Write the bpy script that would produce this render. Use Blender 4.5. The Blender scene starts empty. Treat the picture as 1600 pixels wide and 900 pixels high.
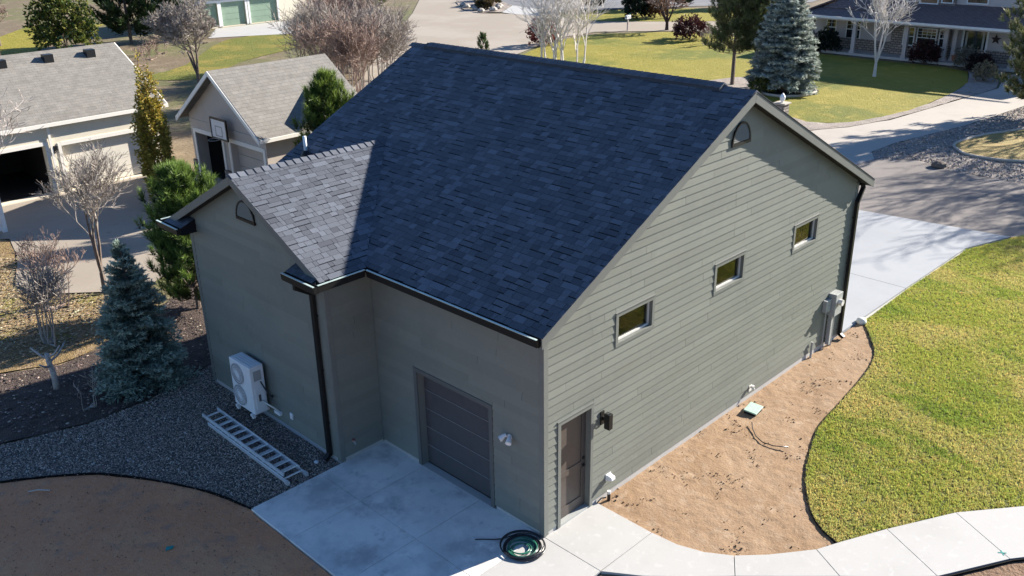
import bpy, bmesh, math, random
import numpy as np
from mathutils import Vector, Matrix, noise
from mathutils.geometry import delaunay_2d_cdt

sc = bpy.context.scene
C = sc.collection
R = math.radians

# ------------------------------------------------------------------ camera
CAM = np.array([-10.65026, -9.85562, 11.46846])
YAW, PITCH, ROLL, FPX = 0.783829310, 0.403093694, -0.017842954, 1432.04570
_f = np.array([math.cos(YAW)*math.cos(PITCH), math.sin(YAW)*math.cos(PITCH), -math.sin(PITCH)])
_r = np.array([math.sin(YAW), -math.cos(YAW), 0.0])
_u = np.cross(_r, _f)
_r, _u = math.cos(ROLL)*_r + math.sin(ROLL)*_u, -math.sin(ROLL)*_r + math.cos(ROLL)*_u
cam_d = bpy.data.cameras.new('camera')
cam_d.sensor_width = 36.0
cam_d.lens = FPX/1600*36.0
cam_d.clip_end = 2000
cam_d.clip_start = 0.1
cam = bpy.data.objects.new('camera', cam_d)
C.objects.link(cam)
cam.matrix_world = Matrix(((_r[0], _u[0], -_f[0], CAM[0]), (_r[1], _u[1], -_f[1], CAM[1]), (_r[2], _u[2], -_f[2], CAM[2]), (0, 0, 0, 1)))
sc.camera = cam

# ------------------------------------------------------------------ sky, sun, exposure
SUN_A, SUN_E = R(15.0), R(24.7)
w = bpy.data.worlds.new('World'); sc.world = w; w.use_nodes = True
nt = w.node_tree
sky = nt.nodes.new('ShaderNodeTexSky'); sky.sky_type = 'NISHITA'; sky.sun_disc = False
sky.sun_elevation = SUN_E
sky.sun_rotation = math.atan2(math.cos(SUN_A), -math.sin(SUN_A))
sky.altitude = 800; sky.air_density = 1.0; sky.dust_density = 0.0; sky.ozone_density = 6.0
bg = nt.nodes['Background']; bg.inputs[1].default_value = 0.066
nt.links.new(sky.outputs[0], bg.inputs[0])
sl = bpy.data.lights.new('sun', 'SUN'); sl.energy = 5.0; sl.angle = R(0.53); sl.color = (1.0, 0.935, 0.83)
so = bpy.data.objects.new('sun', sl); C.objects.link(so)
so.rotation_euler = Vector((math.cos(SUN_A)*math.cos(SUN_E), -math.sin(SUN_A)*math.cos(SUN_E), math.sin(SUN_E))).to_track_quat('Z', 'Y').to_euler()
so.location = (30, -10, 30)
vs = sc.view_settings
vs.view_transform = 'Standard'; vs.look = 'None'; vs.gamma = 1.0; vs.use_curve_mapping = False
vs.exposure = 1.55

# ------------------------------------------------------------------ helpers
def in_frame(P, margin=60):
    """which points the photograph could see, so that nothing is scattered far outside it"""
    d = P - CAM
    z = d @ _f
    x = 800 + FPX*(d @ _r)/np.maximum(z, .1); y = 450 - FPX*(d @ _u)/np.maximum(z, .1)
    return (z > 1) & (x > -margin) & (x < 1600+margin) & (y > -margin) & (y < 900+margin)

def nmat(name, base, layers=(), rough=0.85, spec=0.3, bump=(), tint=False, metal=0.0, emit=None, coat=0, transl=0):
    m = bpy.data.materials.new(name); m.use_nodes = True
    n = m.node_tree; b = n.nodes['Principled BSDF']
    b.inputs['Roughness'].default_value = rough
    b.inputs['Specular IOR Level'].default_value = spec
    b.inputs['Metallic'].default_value = metal
    if coat: b.inputs['Coat Weight'].default_value = coat
    tc = n.nodes.new('ShaderNodeTexCoord')
    rgb = n.nodes.new('ShaderNodeRGB'); rgb.outputs[0].default_value = (*base, 1)
    cur = rgb.outputs[0]
    for L in layers:
        scale, col, lo, hi = L[:4]
        nz = n.nodes.new('ShaderNodeTexNoise'); nz.inputs['Scale'].default_value = scale
        nz.inputs['Detail'].default_value = L[4] if len(L) > 4 else 5
        nz.inputs['Roughness'].default_value = 0.62
        if len(L) > 5:
            mp = n.nodes.new('ShaderNodeMapping'); mp.inputs['Scale'].default_value = L[5]
            if len(L) > 6: mp.inputs['Rotation'].default_value = L[6]
            n.links.new(tc.outputs['Object'], mp.inputs[0]); n.links.new(mp.outputs[0], nz.inputs['Vector'])
        else:
            n.links.new(tc.outputs['Object'], nz.inputs['Vector'])
        mr = n.nodes.new('ShaderNodeMapRange'); mr.interpolation_type = 'SMOOTHSTEP'
        mr.inputs['From Min'].default_value = lo; mr.inputs['From Max'].default_value = hi
        n.links.new(nz.outputs['Fac'], mr.inputs['Value'])
        mx = n.nodes.new('ShaderNodeMix'); mx.data_type = 'RGBA'
        n.links.new(mr.outputs[0], mx.inputs['Factor']); n.links.new(cur, mx.inputs['A'])
        mx.inputs['B'].default_value = (*col, 1)
        cur = mx.outputs['Result']
    if tint:
        at = n.nodes.new('ShaderNodeAttribute'); at.attribute_name = 'tint'
        mx = n.nodes.new('ShaderNodeMix'); mx.data_type = 'RGBA'; mx.blend_type = 'MULTIPLY'
        mx.inputs['Factor'].default_value = 1
        n.links.new(cur, mx.inputs['A']); n.links.new(at.outputs['Color'], mx.inputs['B'])
        cur = mx.outputs['Result']
    n.links.new(cur, b.inputs['Base Color'])
    if transl:
        tr = n.nodes.new('ShaderNodeBsdfTranslucent'); n.links.new(cur, tr.inputs['Color'])
        ms = n.nodes.new('ShaderNodeMixShader'); ms.inputs[0].default_value = transl
        n.links.new(b.outputs[0], ms.inputs[1]); n.links.new(tr.outputs[0], ms.inputs[2])
        n.links.new(ms.outputs[0], n.nodes['Material Output'].inputs['Surface'])
    prev = None
    for (scale, dist) in bump:
        nz = n.nodes.new('ShaderNodeTexNoise'); nz.inputs['Scale'].default_value = scale; nz.inputs['Detail'].default_value = 6
        n.links.new(tc.outputs['Object'], nz.inputs['Vector'])
        bp = n.nodes.new('ShaderNodeBump'); bp.inputs['Strength'].default_value = 1; bp.inputs['Distance'].default_value = dist
        n.links.new(nz.outputs['Fac'], bp.inputs['Height'])
        if prev: n.links.new(prev, bp.inputs['Normal'])
        prev = bp.outputs['Normal']
    if prev: n.links.new(prev, b.inputs['Normal'])
    if emit:
        b.inputs['Emission Color'].default_value = (*emit[0], 1); b.inputs['Emission Strength'].default_value = emit[1]
    return m

def glass_mat(name, tintc=(.9, .95, .9)):
    m = nmat(name, tintc, rough=.02, spec=.6)
    b = m.node_tree.nodes['Principled BSDF']
    b.inputs['Transmission Weight'].default_value = 1.0; b.inputs['IOR'].default_value = 1.33
    return m

def brick_mat(name, c1, c2, cm, bw, rh, mortar, rough=.85, off=.5, rot=(0, 0, 0), wall=False):
    m = bpy.data.materials.new(name); m.use_nodes = True
    n = m.node_tree; b = n.nodes['Principled BSDF']; b.inputs['Roughness'].default_value = rough
    b.inputs['Specular IOR Level'].default_value = .3
    tc = n.nodes.new('ShaderNodeTexCoord'); mp = n.nodes.new('ShaderNodeMapping'); mp.inputs['Rotation'].default_value = rot
    br = n.nodes.new('ShaderNodeTexBrick')
    br.inputs['Color1'].default_value = (*c1, 1); br.inputs['Color2'].default_value = (*c2, 1); br.inputs['Mortar'].default_value = (*cm, 1)
    br.inputs['Scale'].default_value = 1; br.inputs['Brick Width'].default_value = bw; br.inputs['Row Height'].default_value = rh
    br.inputs['Mortar Size'].default_value = mortar; br.offset = off
    n.links.new(tc.outputs['Object'], mp.inputs[0])
    if wall:
        sx = n.nodes.new('ShaderNodeSeparateXYZ'); ad = n.nodes.new('ShaderNodeMath'); cx_ = n.nodes.new('ShaderNodeCombineXYZ')
        n.links.new(tc.outputs['Object'], sx.inputs[0]); n.links.new(sx.outputs[0], ad.inputs[0]); n.links.new(sx.outputs[1], ad.inputs[1])
        n.links.new(ad.outputs[0], cx_.inputs[0]); n.links.new(sx.outputs[2], cx_.inputs[1]); n.links.new(cx_.outputs[0], br.inputs['Vector'])
    else:
        n.links.new(mp.outputs[0], br.inputs['Vector'])
    nz = n.nodes.new('ShaderNodeTexNoise'); nz.inputs['Scale'].default_value = 3; nz.inputs['Detail'].default_value = 6
    n.links.new(tc.outputs['Object'], nz.inputs['Vector'])
    mx = n.nodes.new('ShaderNodeMix'); mx.data_type = 'RGBA'; mx.blend_type = 'OVERLAY'; mx.inputs['Factor'].default_value = .35
    n.links.new(br.outputs['Color'], mx.inputs['A']); n.links.new(nz.outputs['Fac'], mx.inputs['B'])
    n.links.new(mx.outputs['Result'], b.inputs['Base Color'])
    bp = n.nodes.new('ShaderNodeBump'); bp.inputs['Distance'].default_value = .01; bp.inputs['Strength'].default_value = .8
    n.links.new(br.outputs['Fac'], bp.inputs['Height']); bp.invert = True
    n.links.new(bp.outputs[0], b.inputs['Normal'])
    return m

def tag(o, label=None, cat=None, group=None, kind=None):
    if label: o['label'] = label
    if cat: o['category'] = cat
    if group: o['group'] = group
    if kind: o['kind'] = kind
    return o

def empty(name, loc, label, cat, group=None):
    o = bpy.data.objects.new(name, None); C.objects.link(o); o.location = loc
    o.empty_display_size = .2
    return tag(o, label, cat, group)

def put(name, me, parent=None, mat=None):
    o = bpy.data.objects.new(name, me); C.objects.link(o)
    if mat is not None and not me.materials: me.materials.append(mat)
    if parent is not None: o.parent = parent
    return o

class MB:
    """collects shapes; build() links them as one mesh object"""
    def __init__(s): s.v = []; s.f = []
    def poly(s, pts):
        i = len(s.v); s.v += [tuple(p) for p in pts]; s.f.append(tuple(range(i, i+len(pts)))); return s
    def hexa(s, p):           # 4 bottom + 4 top corners, same winding
        i = len(s.v); s.v += [tuple(q) for q in p]
        s.f += [(i, i+3, i+2, i+1), (i+4, i+5, i+6, i+7)] + [(i+k, i+(k+1) % 4, i+4+(k+1) % 4, i+4+k) for k in range(4)]
        return s
    def box(s, a, b):
        x0, y0, z0 = a; x1, y1, z1 = b
        return s.hexa([(x0, y0, z0), (x1, y0, z0), (x1, y1, z0), (x0, y1, z0), (x0, y0, z1), (x1, y0, z1), (x1, y1, z1), (x0, y1, z1)])
    def prism(s, poly, d):    # polygon of 3D points extruded by vector d
        n = len(poly); i = len(s.v); d = Vector(d)
        s.v += [tuple(p) for p in poly] + [tuple(Vector(p)+d) for p in poly]
        s.f.append(tuple(range(i+n-1, i-1, -1))); s.f.append(tuple(range(i+n, i+2*n)))
        s.f += [(i+k, i+(k+1) % n, i+n+(k+1) % n, i+n+k) for k in range(n)]
        return s
    def tube(s, pts, r, n=8, closed=False, cap=True):
        pts = [Vector(p) for p in pts]; m = len(pts); i0 = len(s.v)
        rr = r if hasattr(r, '__len__') else [r]*m
        up = Vector((0, 0, 1))
        for k, p in enumerate(pts):
            if closed: t = pts[(k+1) % m]-pts[k-1]
            else: t = pts[min(k+1, m-1)]-pts[max(k-1, 0)]
            t.normalize()
            a = t.cross(up)
            if a.length < .05: a = t.cross(Vector((1, 0, 0)))
            a.normalize(); b = t.cross(a)
            for j in range(n):
                an = 2*math.pi*j/n
                s.v.append(tuple(p + (a*math.cos(an)+b*math.sin(an))*rr[k]))
        for k in range(m if closed else m-1):
            k2 = (k+1) % m
            for j in range(n):
                s.f.append((i0+k*n+j, i0+k*n+(j+1) % n, i0+k2*n+(j+1) % n, i0+k2*n+j))
        if cap and not closed:
            s.f.append(tuple(i0+j for j in range(n-1, -1, -1))); s.f.append(tuple(i0+(m-1)*n+j for j in range(n)))
        return s
    def lathe(s, prof, c, axis=2, n=20):   # prof: list of (radius, height)
        i0 = len(s.v); m = len(prof)
        for r_, h in prof:
            for j in range(n):
                a = 2*math.pi*j/n; q = [0, 0, 0]
                q[axis] = h; q[(axis+1) % 3] = r_*math.cos(a); q[(axis+2) % 3] = r_*math.sin(a)
                s.v.append((c[0]+q[0], c[1]+q[1], c[2]+q[2]))
        for k in range(m-1):
            for j in range(n):
                s.f.append((i0+k*n+j, i0+k*n+(j+1) % n, i0+(k+1)*n+(j+1) % n, i0+(k+1)*n+j))
        s.f.append(tuple(i0+j for j in range(n-1, -1, -1))); s.f.append(tuple(i0+(m-1)*n+j for j in range(n)))
        return s
    def mesh(s, name, mat, bevel=0, smooth=False, tint=None):
        me = bpy.data.meshes.new(name); me.from_pydata(s.v, [], s.f)
        bm = bmesh.new(); bm.from_mesh(me)
        bmesh.ops.recalc_face_normals(bm, faces=bm.faces)
        if bevel:
            bmesh.ops.bevel(bm, geom=[e for e in bm.edges if e.is_manifold and e.calc_face_angle(0) > .5], offset=bevel, segments=2, affect='EDGES', profile=.5)
        if smooth:
            for f in bm.faces: f.smooth = True
        bm.to_mesh(me); bm.free()
        if mat is not None: me.materials.append(mat)
        if tint is not None:
            a = me.color_attributes.new('tint', 'FLOAT_COLOR', 'POINT')
            a.data.foreach_set('color', np.tile(np.array([*tint, 1], dtype=np.float32), len(me.vertices)))
        return me
    def build(s, name, mat, parent=None, bevel=0, smooth=False, tint=None):
        return put(name, s.mesh(name, mat, bevel, smooth, tint), parent)

def tri_mesh(name, V, F, mat, tint=None):
    """big triangle mesh from numpy arrays (V: n,3  F: m,3 or m,4)"""
    me = bpy.data.meshes.new(name)
    V = np.ascontiguousarray(V, dtype=np.float32); F = np.ascontiguousarray(F, dtype=np.int32)
    k = F.shape[1]
    me.vertices.add(len(V)); me.vertices.foreach_set('co', V.ravel())
    me.loops.add(F.size); me.loops.foreach_set('vertex_index', F.ravel())
    me.polygons.add(len(F)); me.polygons.foreach_set('loop_start', np.arange(0, F.size, k, dtype=np.int32))
    me.polygons.foreach_set('loop_total', np.full(len(F), k, dtype=np.int32))
    me.polygons.foreach_set('use_smooth', np.zeros(len(F), bool))
    me.update(calc_edges=True)
    if tint is not None:
        a = me.color_attributes.new('tint', 'FLOAT_COLOR', 'POINT')
        T = np.ones((len(V), 4), dtype=np.float32); T[:, :3] = tint
        a.data.foreach_set('color', T.ravel())
    me.materials.append(mat)
    return me

def smooth_poly(P, k=4, closed=True):
    P = [Vector((*p, 0)) for p in P]; n = len(P); out = []
    for i in range(n if closed else n-1):
        a, b, c, d = (P[(i-1) % n] if closed or i else P[0]), P[i], P[(i+1) % n], (P[(i+2) % n] if closed or i+2 < n else P[-1])
        for j in range(k):
            t = j/k
            q = .5*((2*b)+(c-a)*t+(2*a-5*b+4*c-d)*t*t+(3*b-a-3*c+d)*t**3)
            out.append((q.x, q.y))
    if not closed: out.append((P[-1].x, P[-1].y))
    return out

def inside(poly, pts):
    x, y = pts[:, 0], pts[:, 1]; c = np.zeros(len(pts), bool); P = np.array(poly); n = len(P); j = n-1
    for i in range(n):
        xi, yi = P[i]; xj, yj = P[j]
        m = ((yi > y) != (yj > y)) & (x < (xj-xi)*(y-yi)/(yj-yi+1e-12)+xi)
        c ^= m; j = i
    return c

def sheet(name, poly, z, mat, res=0, amp=0, freq=1.0, kind='structure', seed=0, fn=None):
    pts = [Vector(p) for p in poly]
    if res:
        b = []
        for i, p in enumerate(pts):
            q = pts[(i+1) % len(pts)]; k = max(1, int((q-p).length/(res*1.2)))
            b += [p+(q-p)*(j/k) for j in range(k)]
        nb = len(b)
        A = np.array(poly); x0, y0 = A.min(0); x1, y1 = A.max(0)
        gx, gy = np.meshgrid(np.arange(x0, x1, res), np.arange(y0, y1, res))
        g = np.stack([gx.ravel(), gy.ravel()], 1)
        rng = np.random.default_rng(seed); g += rng.uniform(-.3, .3, g.shape)*res
        g = g[inside(poly, g)]
        bb = np.array([(p.x, p.y) for p in b])
        keep = np.ones(len(g), bool)
        for q in bb: keep &= ((g-q)**2).sum(1) > (res*.5)**2
        g = g[keep]
        allp = b+[Vector(p) for p in g]
    else:
        allp = pts; nb = len(pts)
    r = delaunay_2d_cdt(allp, [(i, (i+1) % nb) for i in range(nb)], [], 1, 1e-5)
    vs_, fs = r[0], r[2]
    co = []
    for v in vs_:
        h = 0
        if amp: h = amp*(noise.fractal(Vector((v.x*freq+seed, v.y*freq, 0)), 1, 2, 4))
        if fn: h += fn(v.x, v.y)
        co.append((v.x, v.y, z+h))
    me = bpy.data.meshes.new(name)
    fs = [f if ((vs_[f[1]]-vs_[f[0]]).cross(vs_[f[2]]-vs_[f[0]]) > 0) else f[::-1] for f in fs]
    me.from_pydata(co, [], fs); me.materials.append(mat)
    if res:
        me.polygons.foreach_set('use_smooth', np.ones(len(me.polygons), bool))
    return tag(put(name, me), kind=kind)

rng = np.random.default_rng(7)
random.seed(7)

# ------------------------------------------------------------------ materials
M = {}
M['earth'] = nmat('earth', (.16, .12, .075), [(.08, (.13, .13, .05), .45, .6), (.6, (.22, .17, .11), .5, .68), (7, (.09, .065, .04), .55, .72)], bump=[(5, .05)])
M['concrete_pad'] = nmat('concrete_pad', (.84, .80, .75), [(.55, (.66, .64, .61), .42, .62, 7), (.8, (.42, .41, .40), .46, .70, 8), (1.1, (.86, .82, .77), .54, .68, 6), (3, (.44, .43, .42), .54, .76, 8), (40, (.62, .6, .58), .5, .8)], rough=.7, bump=[(60, .002)])  # paler copy of concrete, brightening the shaded pad slabs by colour
M['concrete'] = nmat('concrete', (.42, .41, .395), [(.7, (.39, .38, .365), .45, .7, 6), (25, (.36, .355, .34), .55, .8), (5, (.46, .45, .435), .55, .7)], rough=.8, bump=[(80, .0015)])
M['drive_concrete'] = nmat('drive_concrete', (.335, .345, .36), [(.25, (.30, .31, .325), .42, .65, 5), (3, (.285, .29, .30), .6, .8), (30, (.31, .315, .32), .5, .8)], rough=.8, bump=[(60, .002)])
M['tan_concrete'] = nmat('tan_concrete', (.30, .255, .205), [(.12, (.34, .295, .245), .45, .62), (1.3, (.25, .21, .17), .6, .75), (9, (.26, .22, .18), .55, .8)], rough=.85)
M['lane_concrete'] = nmat('lane_concrete', (.40, .36, .315), [(.3, (.36, .32, .28), .45, .65), (8, (.34, .305, .265), .55, .75)], rough=.85)
M['asphalt'] = nmat('asphalt', (.20, .175, .16), [(.3, (.165, .145, .135), .45, .65), (2, (.23, .205, .185), .52, .75), (30, (.14, .125, .115), .5, .75)], rough=.9, bump=[(50, .006)])
M['street'] = nmat('street', (.16, .16, .17), [(.4, (.20, .20, .21), .45, .7)], rough=.9)
M['gravel_base'] = nmat('gravel_base', (.12, .115, .11), [(30, (.04, .04, .044), .45, .65), (60, (.18, .18, .18), .62, .75)], bump=[(40, .02)])
M['pebble'] = nmat('pebble', (1, 1, 1), tint=True, rough=.75)
M['dirt'] = nmat('dirt', (.64, .27, .13), [(.5, (.66, .32, .16), .42, .65), (2.5, (.44, .23, .145), .5, .72), (14, (.60, .37, .24), .56, .75), (60, (.20, .115, .08), .56, .75)], bump=[(30, .02), (6, .03)], rough=.95)
M['soil'] = nmat('soil', (.20, .125, .08), [(1.5, (.14, .085, .055), .45, .65), (9, (.25, .165, .11), .52, .7), (40, (.12, .07, .045), .55, .72)], bump=[(14, .04), (40, .015)], rough=.95)
M['sand'] = nmat('sand', (.305, .204, .126), [(.7, (.26, .166, .096), .42, .66), (3, (.35, .25, .168), .5, .72), (9, (.25, .16, .096), .58, .74), (60, (.26, .175, .108), .58, .75)], bump=[(18, .012), (60, .006)], rough=.95)
M['lawn_soil'] = nmat('lawn_soil', (.085, .095, .025), [(.6, (.12, .11, .035), .45, .62), (20, (.05, .055, .015), .45, .7)], bump=[(40, .03)])
M['grass_blade'] = nmat('grass_blade', (.35, .41, .095), [(.3, (.48, .47, .18), .44, .62, 4), (.9, (.24, .34, .065), .5, .68, 4, (1, .35, 1), (0, 0, .5)), (6, (.56, .48, .19), .56, .75, 3)], tint=True, rough=.6, transl=.5)
M['side_lawn'] = nmat('side_lawn', (.24, .165, .075), [(.5, (.22, .19, .05), .52, .66), (2.5, (.30, .215, .125), .48, .65), (9, (.13, .085, .045), .5, .66)], bump=[(25, .06)])
M['far_lawn'] = nmat('far_lawn', (.25, .215, .024), [(.09, (.14, .155, .016), .47, .6), (.8, (.32, .26, .045), .5, .7), (3, (.18, .17, .02), .55, .7), (12, (.15, .135, .015), .52, .75)], bump=[(25, .06), (6, .05)])
M['green_lawn'] = nmat('green_lawn', (.15, .155, .025), [(.25, (.25, .20, .04), .45, .6), (1.5, (.10, .135, .02), .5, .7), (14, (.08, .085, .015), .52, .75)], bump=[(25, .06), (6, .05)])
M['gold_lawn'] = nmat('gold_lawn', (.35, .25, .09), [(.8, (.28, .22, .08), .45, .65), (14, (.22, .16, .05), .5, .75)], bump=[(20, .05)])
M['mulch'] = nmat('mulch', (.085, .062, .052), [(3, (.05, .036, .032), .45, .65), (25, (.14, .10, .08), .56, .7), (60, (.22, .18, .14), .66, .72)], bump=[(25, .05)])
M['bed_gravel'] = nmat('bed_gravel', (.34, .29, .255), [(1.5, (.26, .22, .19), .45, .65), (14, (.18, .15, .13), .5, .66), (30, (.42, .37, .33), .58, .7)], bump=[(14, .06), (30, .03)])
M['curb'] = nmat('curb', (.42, .38, .33), [(4, (.34, .30, .26), .45, .7)])
M['edging'] = nmat('edging', (.006, .006, .006), rough=.8, spec=.1)
M['siding'] = nmat('siding', (.176, .185, .160), [(.5, (.160, .169, .148), .42, .66), (5, (.188, .196, .169), .5, .75), (1.5, (.172, .172, .146), .55, .75, 6, (.4, .4, 3)), (30, (.160, .168, .146), .55, .75, 3)], rough=.55, spec=.4, bump=[(45, .0015)])
def vary(m, lo, hi):
    n = m.node_tree; b = n.nodes['Principled BSDF']; src = b.inputs['Base Color'].links[0].from_socket
    oi = n.nodes.new('ShaderNodeObjectInfo'); mr = n.nodes.new('ShaderNodeMapRange'); mr.inputs['To Min'].default_value = lo; mr.inputs['To Max'].default_value = hi
    mx = n.nodes.new('ShaderNodeMix'); mx.data_type = 'RGBA'; mx.blend_type = 'MULTIPLY'; mx.inputs['Factor'].default_value = 1
    n.links.new(oi.outputs['Random'], mr.inputs['Value']); n.links.new(src, mx.inputs['A']); n.links.new(mr.outputs[0], mx.inputs['B']); n.links.new(mx.outputs['Result'], b.inputs['Base Color'])
vary(M['siding'], .93, 1.07)
M['trim'] = nmat('trim', (.155, .163, .148), [(3, (.168, .176, .16), .4, .7)], rough=.5, spec=.4)
M['rake'] = nmat('rake', (.140, .145, .136), [(3, (.128, .133, .125), .4, .7)], rough=.5, spec=.4)
M['sheath'] = nmat('sheath', (.17, .175, .16), rough=.7)
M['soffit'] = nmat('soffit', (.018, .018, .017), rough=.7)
M['shingle'] = nmat('shingle', (.098, .107, .130), [(48, (.068, .074, .090), .47, .68, 3), (1.1, (.088, .096, .117), .45, .7)], tint=True, rough=.7, spec=.2, bump=[(160, .0004)])
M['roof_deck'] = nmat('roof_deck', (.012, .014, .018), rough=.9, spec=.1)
M['gutter'] = nmat('gutter', (.010, .010, .010), rough=.45, spec=.3)
M['drip'] = nmat('drip', (.46, .56, .52), [(6, (.38, .47, .44), .4, .7)], rough=.35, spec=.6)
M['door'] = nmat('door', (.085, .070, .062), [(8, (.075, .062, .055), .4, .7)], rough=.4, spec=.45)
M['garage_door'] = nmat('garage_door', (.075, .07, .072), [(4, (.066, .062, .064), .4, .7)], rough=.5, spec=.4, bump=[(120, .001)])
M['garage_trim'] = nmat('garage_trim', (.11, .112, .105), rough=.5)
M['black'] = nmat('black', (.015, .015, .016), rough=.4)
M['white'] = nmat('white', (.72, .73, .74), [(5, (.66, .67, .68), .45, .7)], rough=.4)
M['white_dirty'] = nmat('white_dirty', (.62, .60, .56), [(8, (.48, .45, .40), .5, .75)], rough=.6)
M['grey_metal'] = nmat('grey_metal', (.36, .37, .36), [(6, (.30, .31, .30), .45, .7)], rough=.45)
M['alu'] = nmat('alu', (.74, .76, .78), [(9, (.62, .64, .66), .45, .7)], rough=.42, metal=.55)
M['glass'] = glass_mat('glass', (.70, .71, .64))
M['dark_glass'] = nmat('dark_glass', (.02, .026, .03), rough=.06, spec=.9)
M['interior'] = nmat('interior', (.20, .18, .13), rough=.9)
M['hose_black'] = nmat('hose_black', (.014, .015, .02), rough=.28, spec=.6)
M['hose_green'] = nmat('hose_green', (.03, .16, .10), [(5, (.02, .10, .08), .4, .7)], rough=.3, spec=.6)
M['valve_green'] = nmat('valve_green', (.42, .58, .47), [(12, (.34, .50, .40), .45, .7)], rough=.6)
M['clod'] = nmat('clod', (.30, .20, .13), [(12, (.22, .14, .09), .45, .7)], tint=True, rough=.95)
M['bark'] = nmat('bark', (.16, .125, .105), [(14, (.10, .075, .062), .45, .65)], bump=[(30, .01)])
M['bark_pale'] = nmat('bark_pale', (.46, .40, .36), [(10, (.34, .28, .25), .45, .65)], bump=[(25, .008)])
M['bark_white'] = nmat('bark_white', (.62, .58, .55), [(9, (.40, .36, .34), .55, .68)], bump=[(25, .006)])
M['twig_purple'] = nmat('twig_purple', (.28, .24, .21), [(3, (.37, .325, .285), .45, .65)])
M['twig_red'] = nmat('twig_red', (.25, .175, .145), [(3, (.31, .225, .185), .45, .65)])
M['bark_dark'] = nmat('bark_dark', (.055, .035, .032), rough=.9)
M['leaf'] = nmat('leaf', (1, 1, 1), tint=True, rough=.55, spec=.35, transl=.25)

# ================================================================== THE GROUND
g = MB(); g.poly([(-400, -400, -.09), (700, -400, -.09), (700, 700, -.09), (-400, 700, -.09)])
tag(g.build('ground', M['earth']), kind='structure')

LAWN_EDGE = [(13.5, -.12), (12.81, -.62), (12.03, -1.12), (11.28, -1.41), (10.24, -1.59), (8.65, -1.77), (7.39, -1.92), (6.13, -2.33), (5.29, -2.69), (4.43, -3.24), (3.99, -3.68), (3.74, -4.18)]
LE = smooth_poly(LAWN_EDGE, 4, closed=False)
WALK_IN = [(1.55, -1.43), (1.60, -2.0), (1.76, -2.49), (2.06, -2.96), (2.53, -3.41), (3.28, -3.99), (3.74, -4.19), (4.78, -4.69), (6.22, -5.46), (7.4, -6.4), (8.4, -7.6)]
WALK_OUT = [(0.0, -1.42), (.42, -2.05), (.95, -2.65), (1.58, -3.28), (2.2, -3.95), (2.88, -4.66), (3.5, -5.35), (4.09, -5.94), (5.48, -6.72), (6.5, -7.5), (7.4, -8.6)]
lawn_poly = LE + [(4.78, -4.67), (6.22, -5.44), (7.42, -6.38), (8.4, -7.6), (9.5, -9.5), (30, -12), (30, -4.5), (24.4, -1.1), (23.5, -.78), (21.5, -.12), (16.7, -.05)]
sheet('lawn', lawn_poly, -.03, M['lawn_soil'], res=.5, amp=.012, freq=.8)
sand_poly = [(1.58, .1), (12.3, .1), (12.3, -.03), (13.45, -.05)] + LE[1:] + [(3.2, -3.97), (2.5, -3.41), (2.04, -2.96), (1.74, -2.49), (1.58, -2.0), (1.53, -1.43)]
def foot(x, y):
    h = .016*noise.noise(Vector((x*9, y*9, 3)))+.010*noise.noise(Vector((x*22, y*22, 5)))
    p = noise.noise(Vector((x*3.1+9, y*3.1, 1.5)))
    return h - .035*max(0, p-.42)
sheet('sand_bed', sand_poly, -.045, M['sand'], res=.075, amp=.014, freq=.9, fn=foot)
EDGE_G = [(-9.5, 11.0), (-8.0, 10.55), (-6.7, 9.86), (-6.06, 9.42), (-5.22, 8.74), (-4.68, 8.02), (-4.14, 7.03), (-3.68, 6.0), (-3.43, 4.95)]
EG = smooth_poly(EDGE_G, 4, closed=False)
dirt_poly = EG + [(-3.48, 4.9), (-3.48, -1.6), (-3.5, -6), (-12, -6), (-14, 11.5)]
sheet('dirt_bed', dirt_poly, -.05, M['dirt'], res=.13, amp=.02, freq=.9, fn=lambda x, y: .014*noise.noise(Vector((x*7, y*7, 0))))
sheet('corner_soil', [(0.05, -1.45), (.42, -2.07), (.95, -2.67), (1.58, -3.3), (2.2, -3.97), (2.88, -4.68), (3.5, -5.37), (4.09, -5.97), (5.48, -6.75), (6.5, -7.52), (7.4, -8.6), (4, -10), (-2, -6), (-1.5, -1.5)], -.05, M['soil'], res=.13, amp=.02, freq=1.2, seed=4, fn=lambda x, y: .02*noise.noise(Vector((x*8, y*8, 0))))
gravel_poly = EG + [(-3.43, 5.02), (-1.1, 5.02), (-1.1, 10.4), (1.5, 10.4), (1.0, 12.0), (-2.9, 10.9), (-4.4, 10.9), (-6.3, 11.5), (-9.4, 12.3)]
sheet('gravel_bed', gravel_poly, -.045, M['gravel_base'], res=.3, amp=.015, freq=1)
mulch_poly = [(-9.4, 16.2), (-5.8, 15.6), (-4.9, 15.2), (-3.6, 14.6), (-2.5, 14.8), (-.9, 15.6), (1.2, 17.0), (5, 21), (9, 21.5), (13, 15), (12, 10.3), (1.2, 10.3), (.9, 12.0), (-2.9, 11.0), (-4.4, 11.0), (-6.3, 11.6), (-9.4, 12.4)]
sheet('mulch_bed', mulch_poly, -.05, M['mulch'], res=.3, amp=.05, freq=.9)
sheet('side_lawn', smooth_poly([(-9, 28.6), (-2.3, 27.2), (-1.0, 26.4), (-1.5, 24.2), (-2.5, 21.5), (-2.2, 20.0), (0.1, 17.9), (.4, 16.9), (-.9, 15.7), (-2.5, 14.9), (-3.6, 14.7), (-4.9, 15.3), (-9.4, 16.3)], 3), -.055, M['side_lawn'], res=.5, amp=.03, freq=.8)
sheet('neighbour_driveway', [(-8, 29), (-2.2, 27.8), (-.9, 26.5), (-1.4, 24.2), (-2.4, 21.5), (-2.1, 20.1), (.2, 18.0), (1.6, 18.7), (4.5, 21.4), (8.5, 21.9), (8.5, 29.5), (7.6, 31.4), (-8, 31.4)], -.046, M['tan_concrete'])
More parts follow.
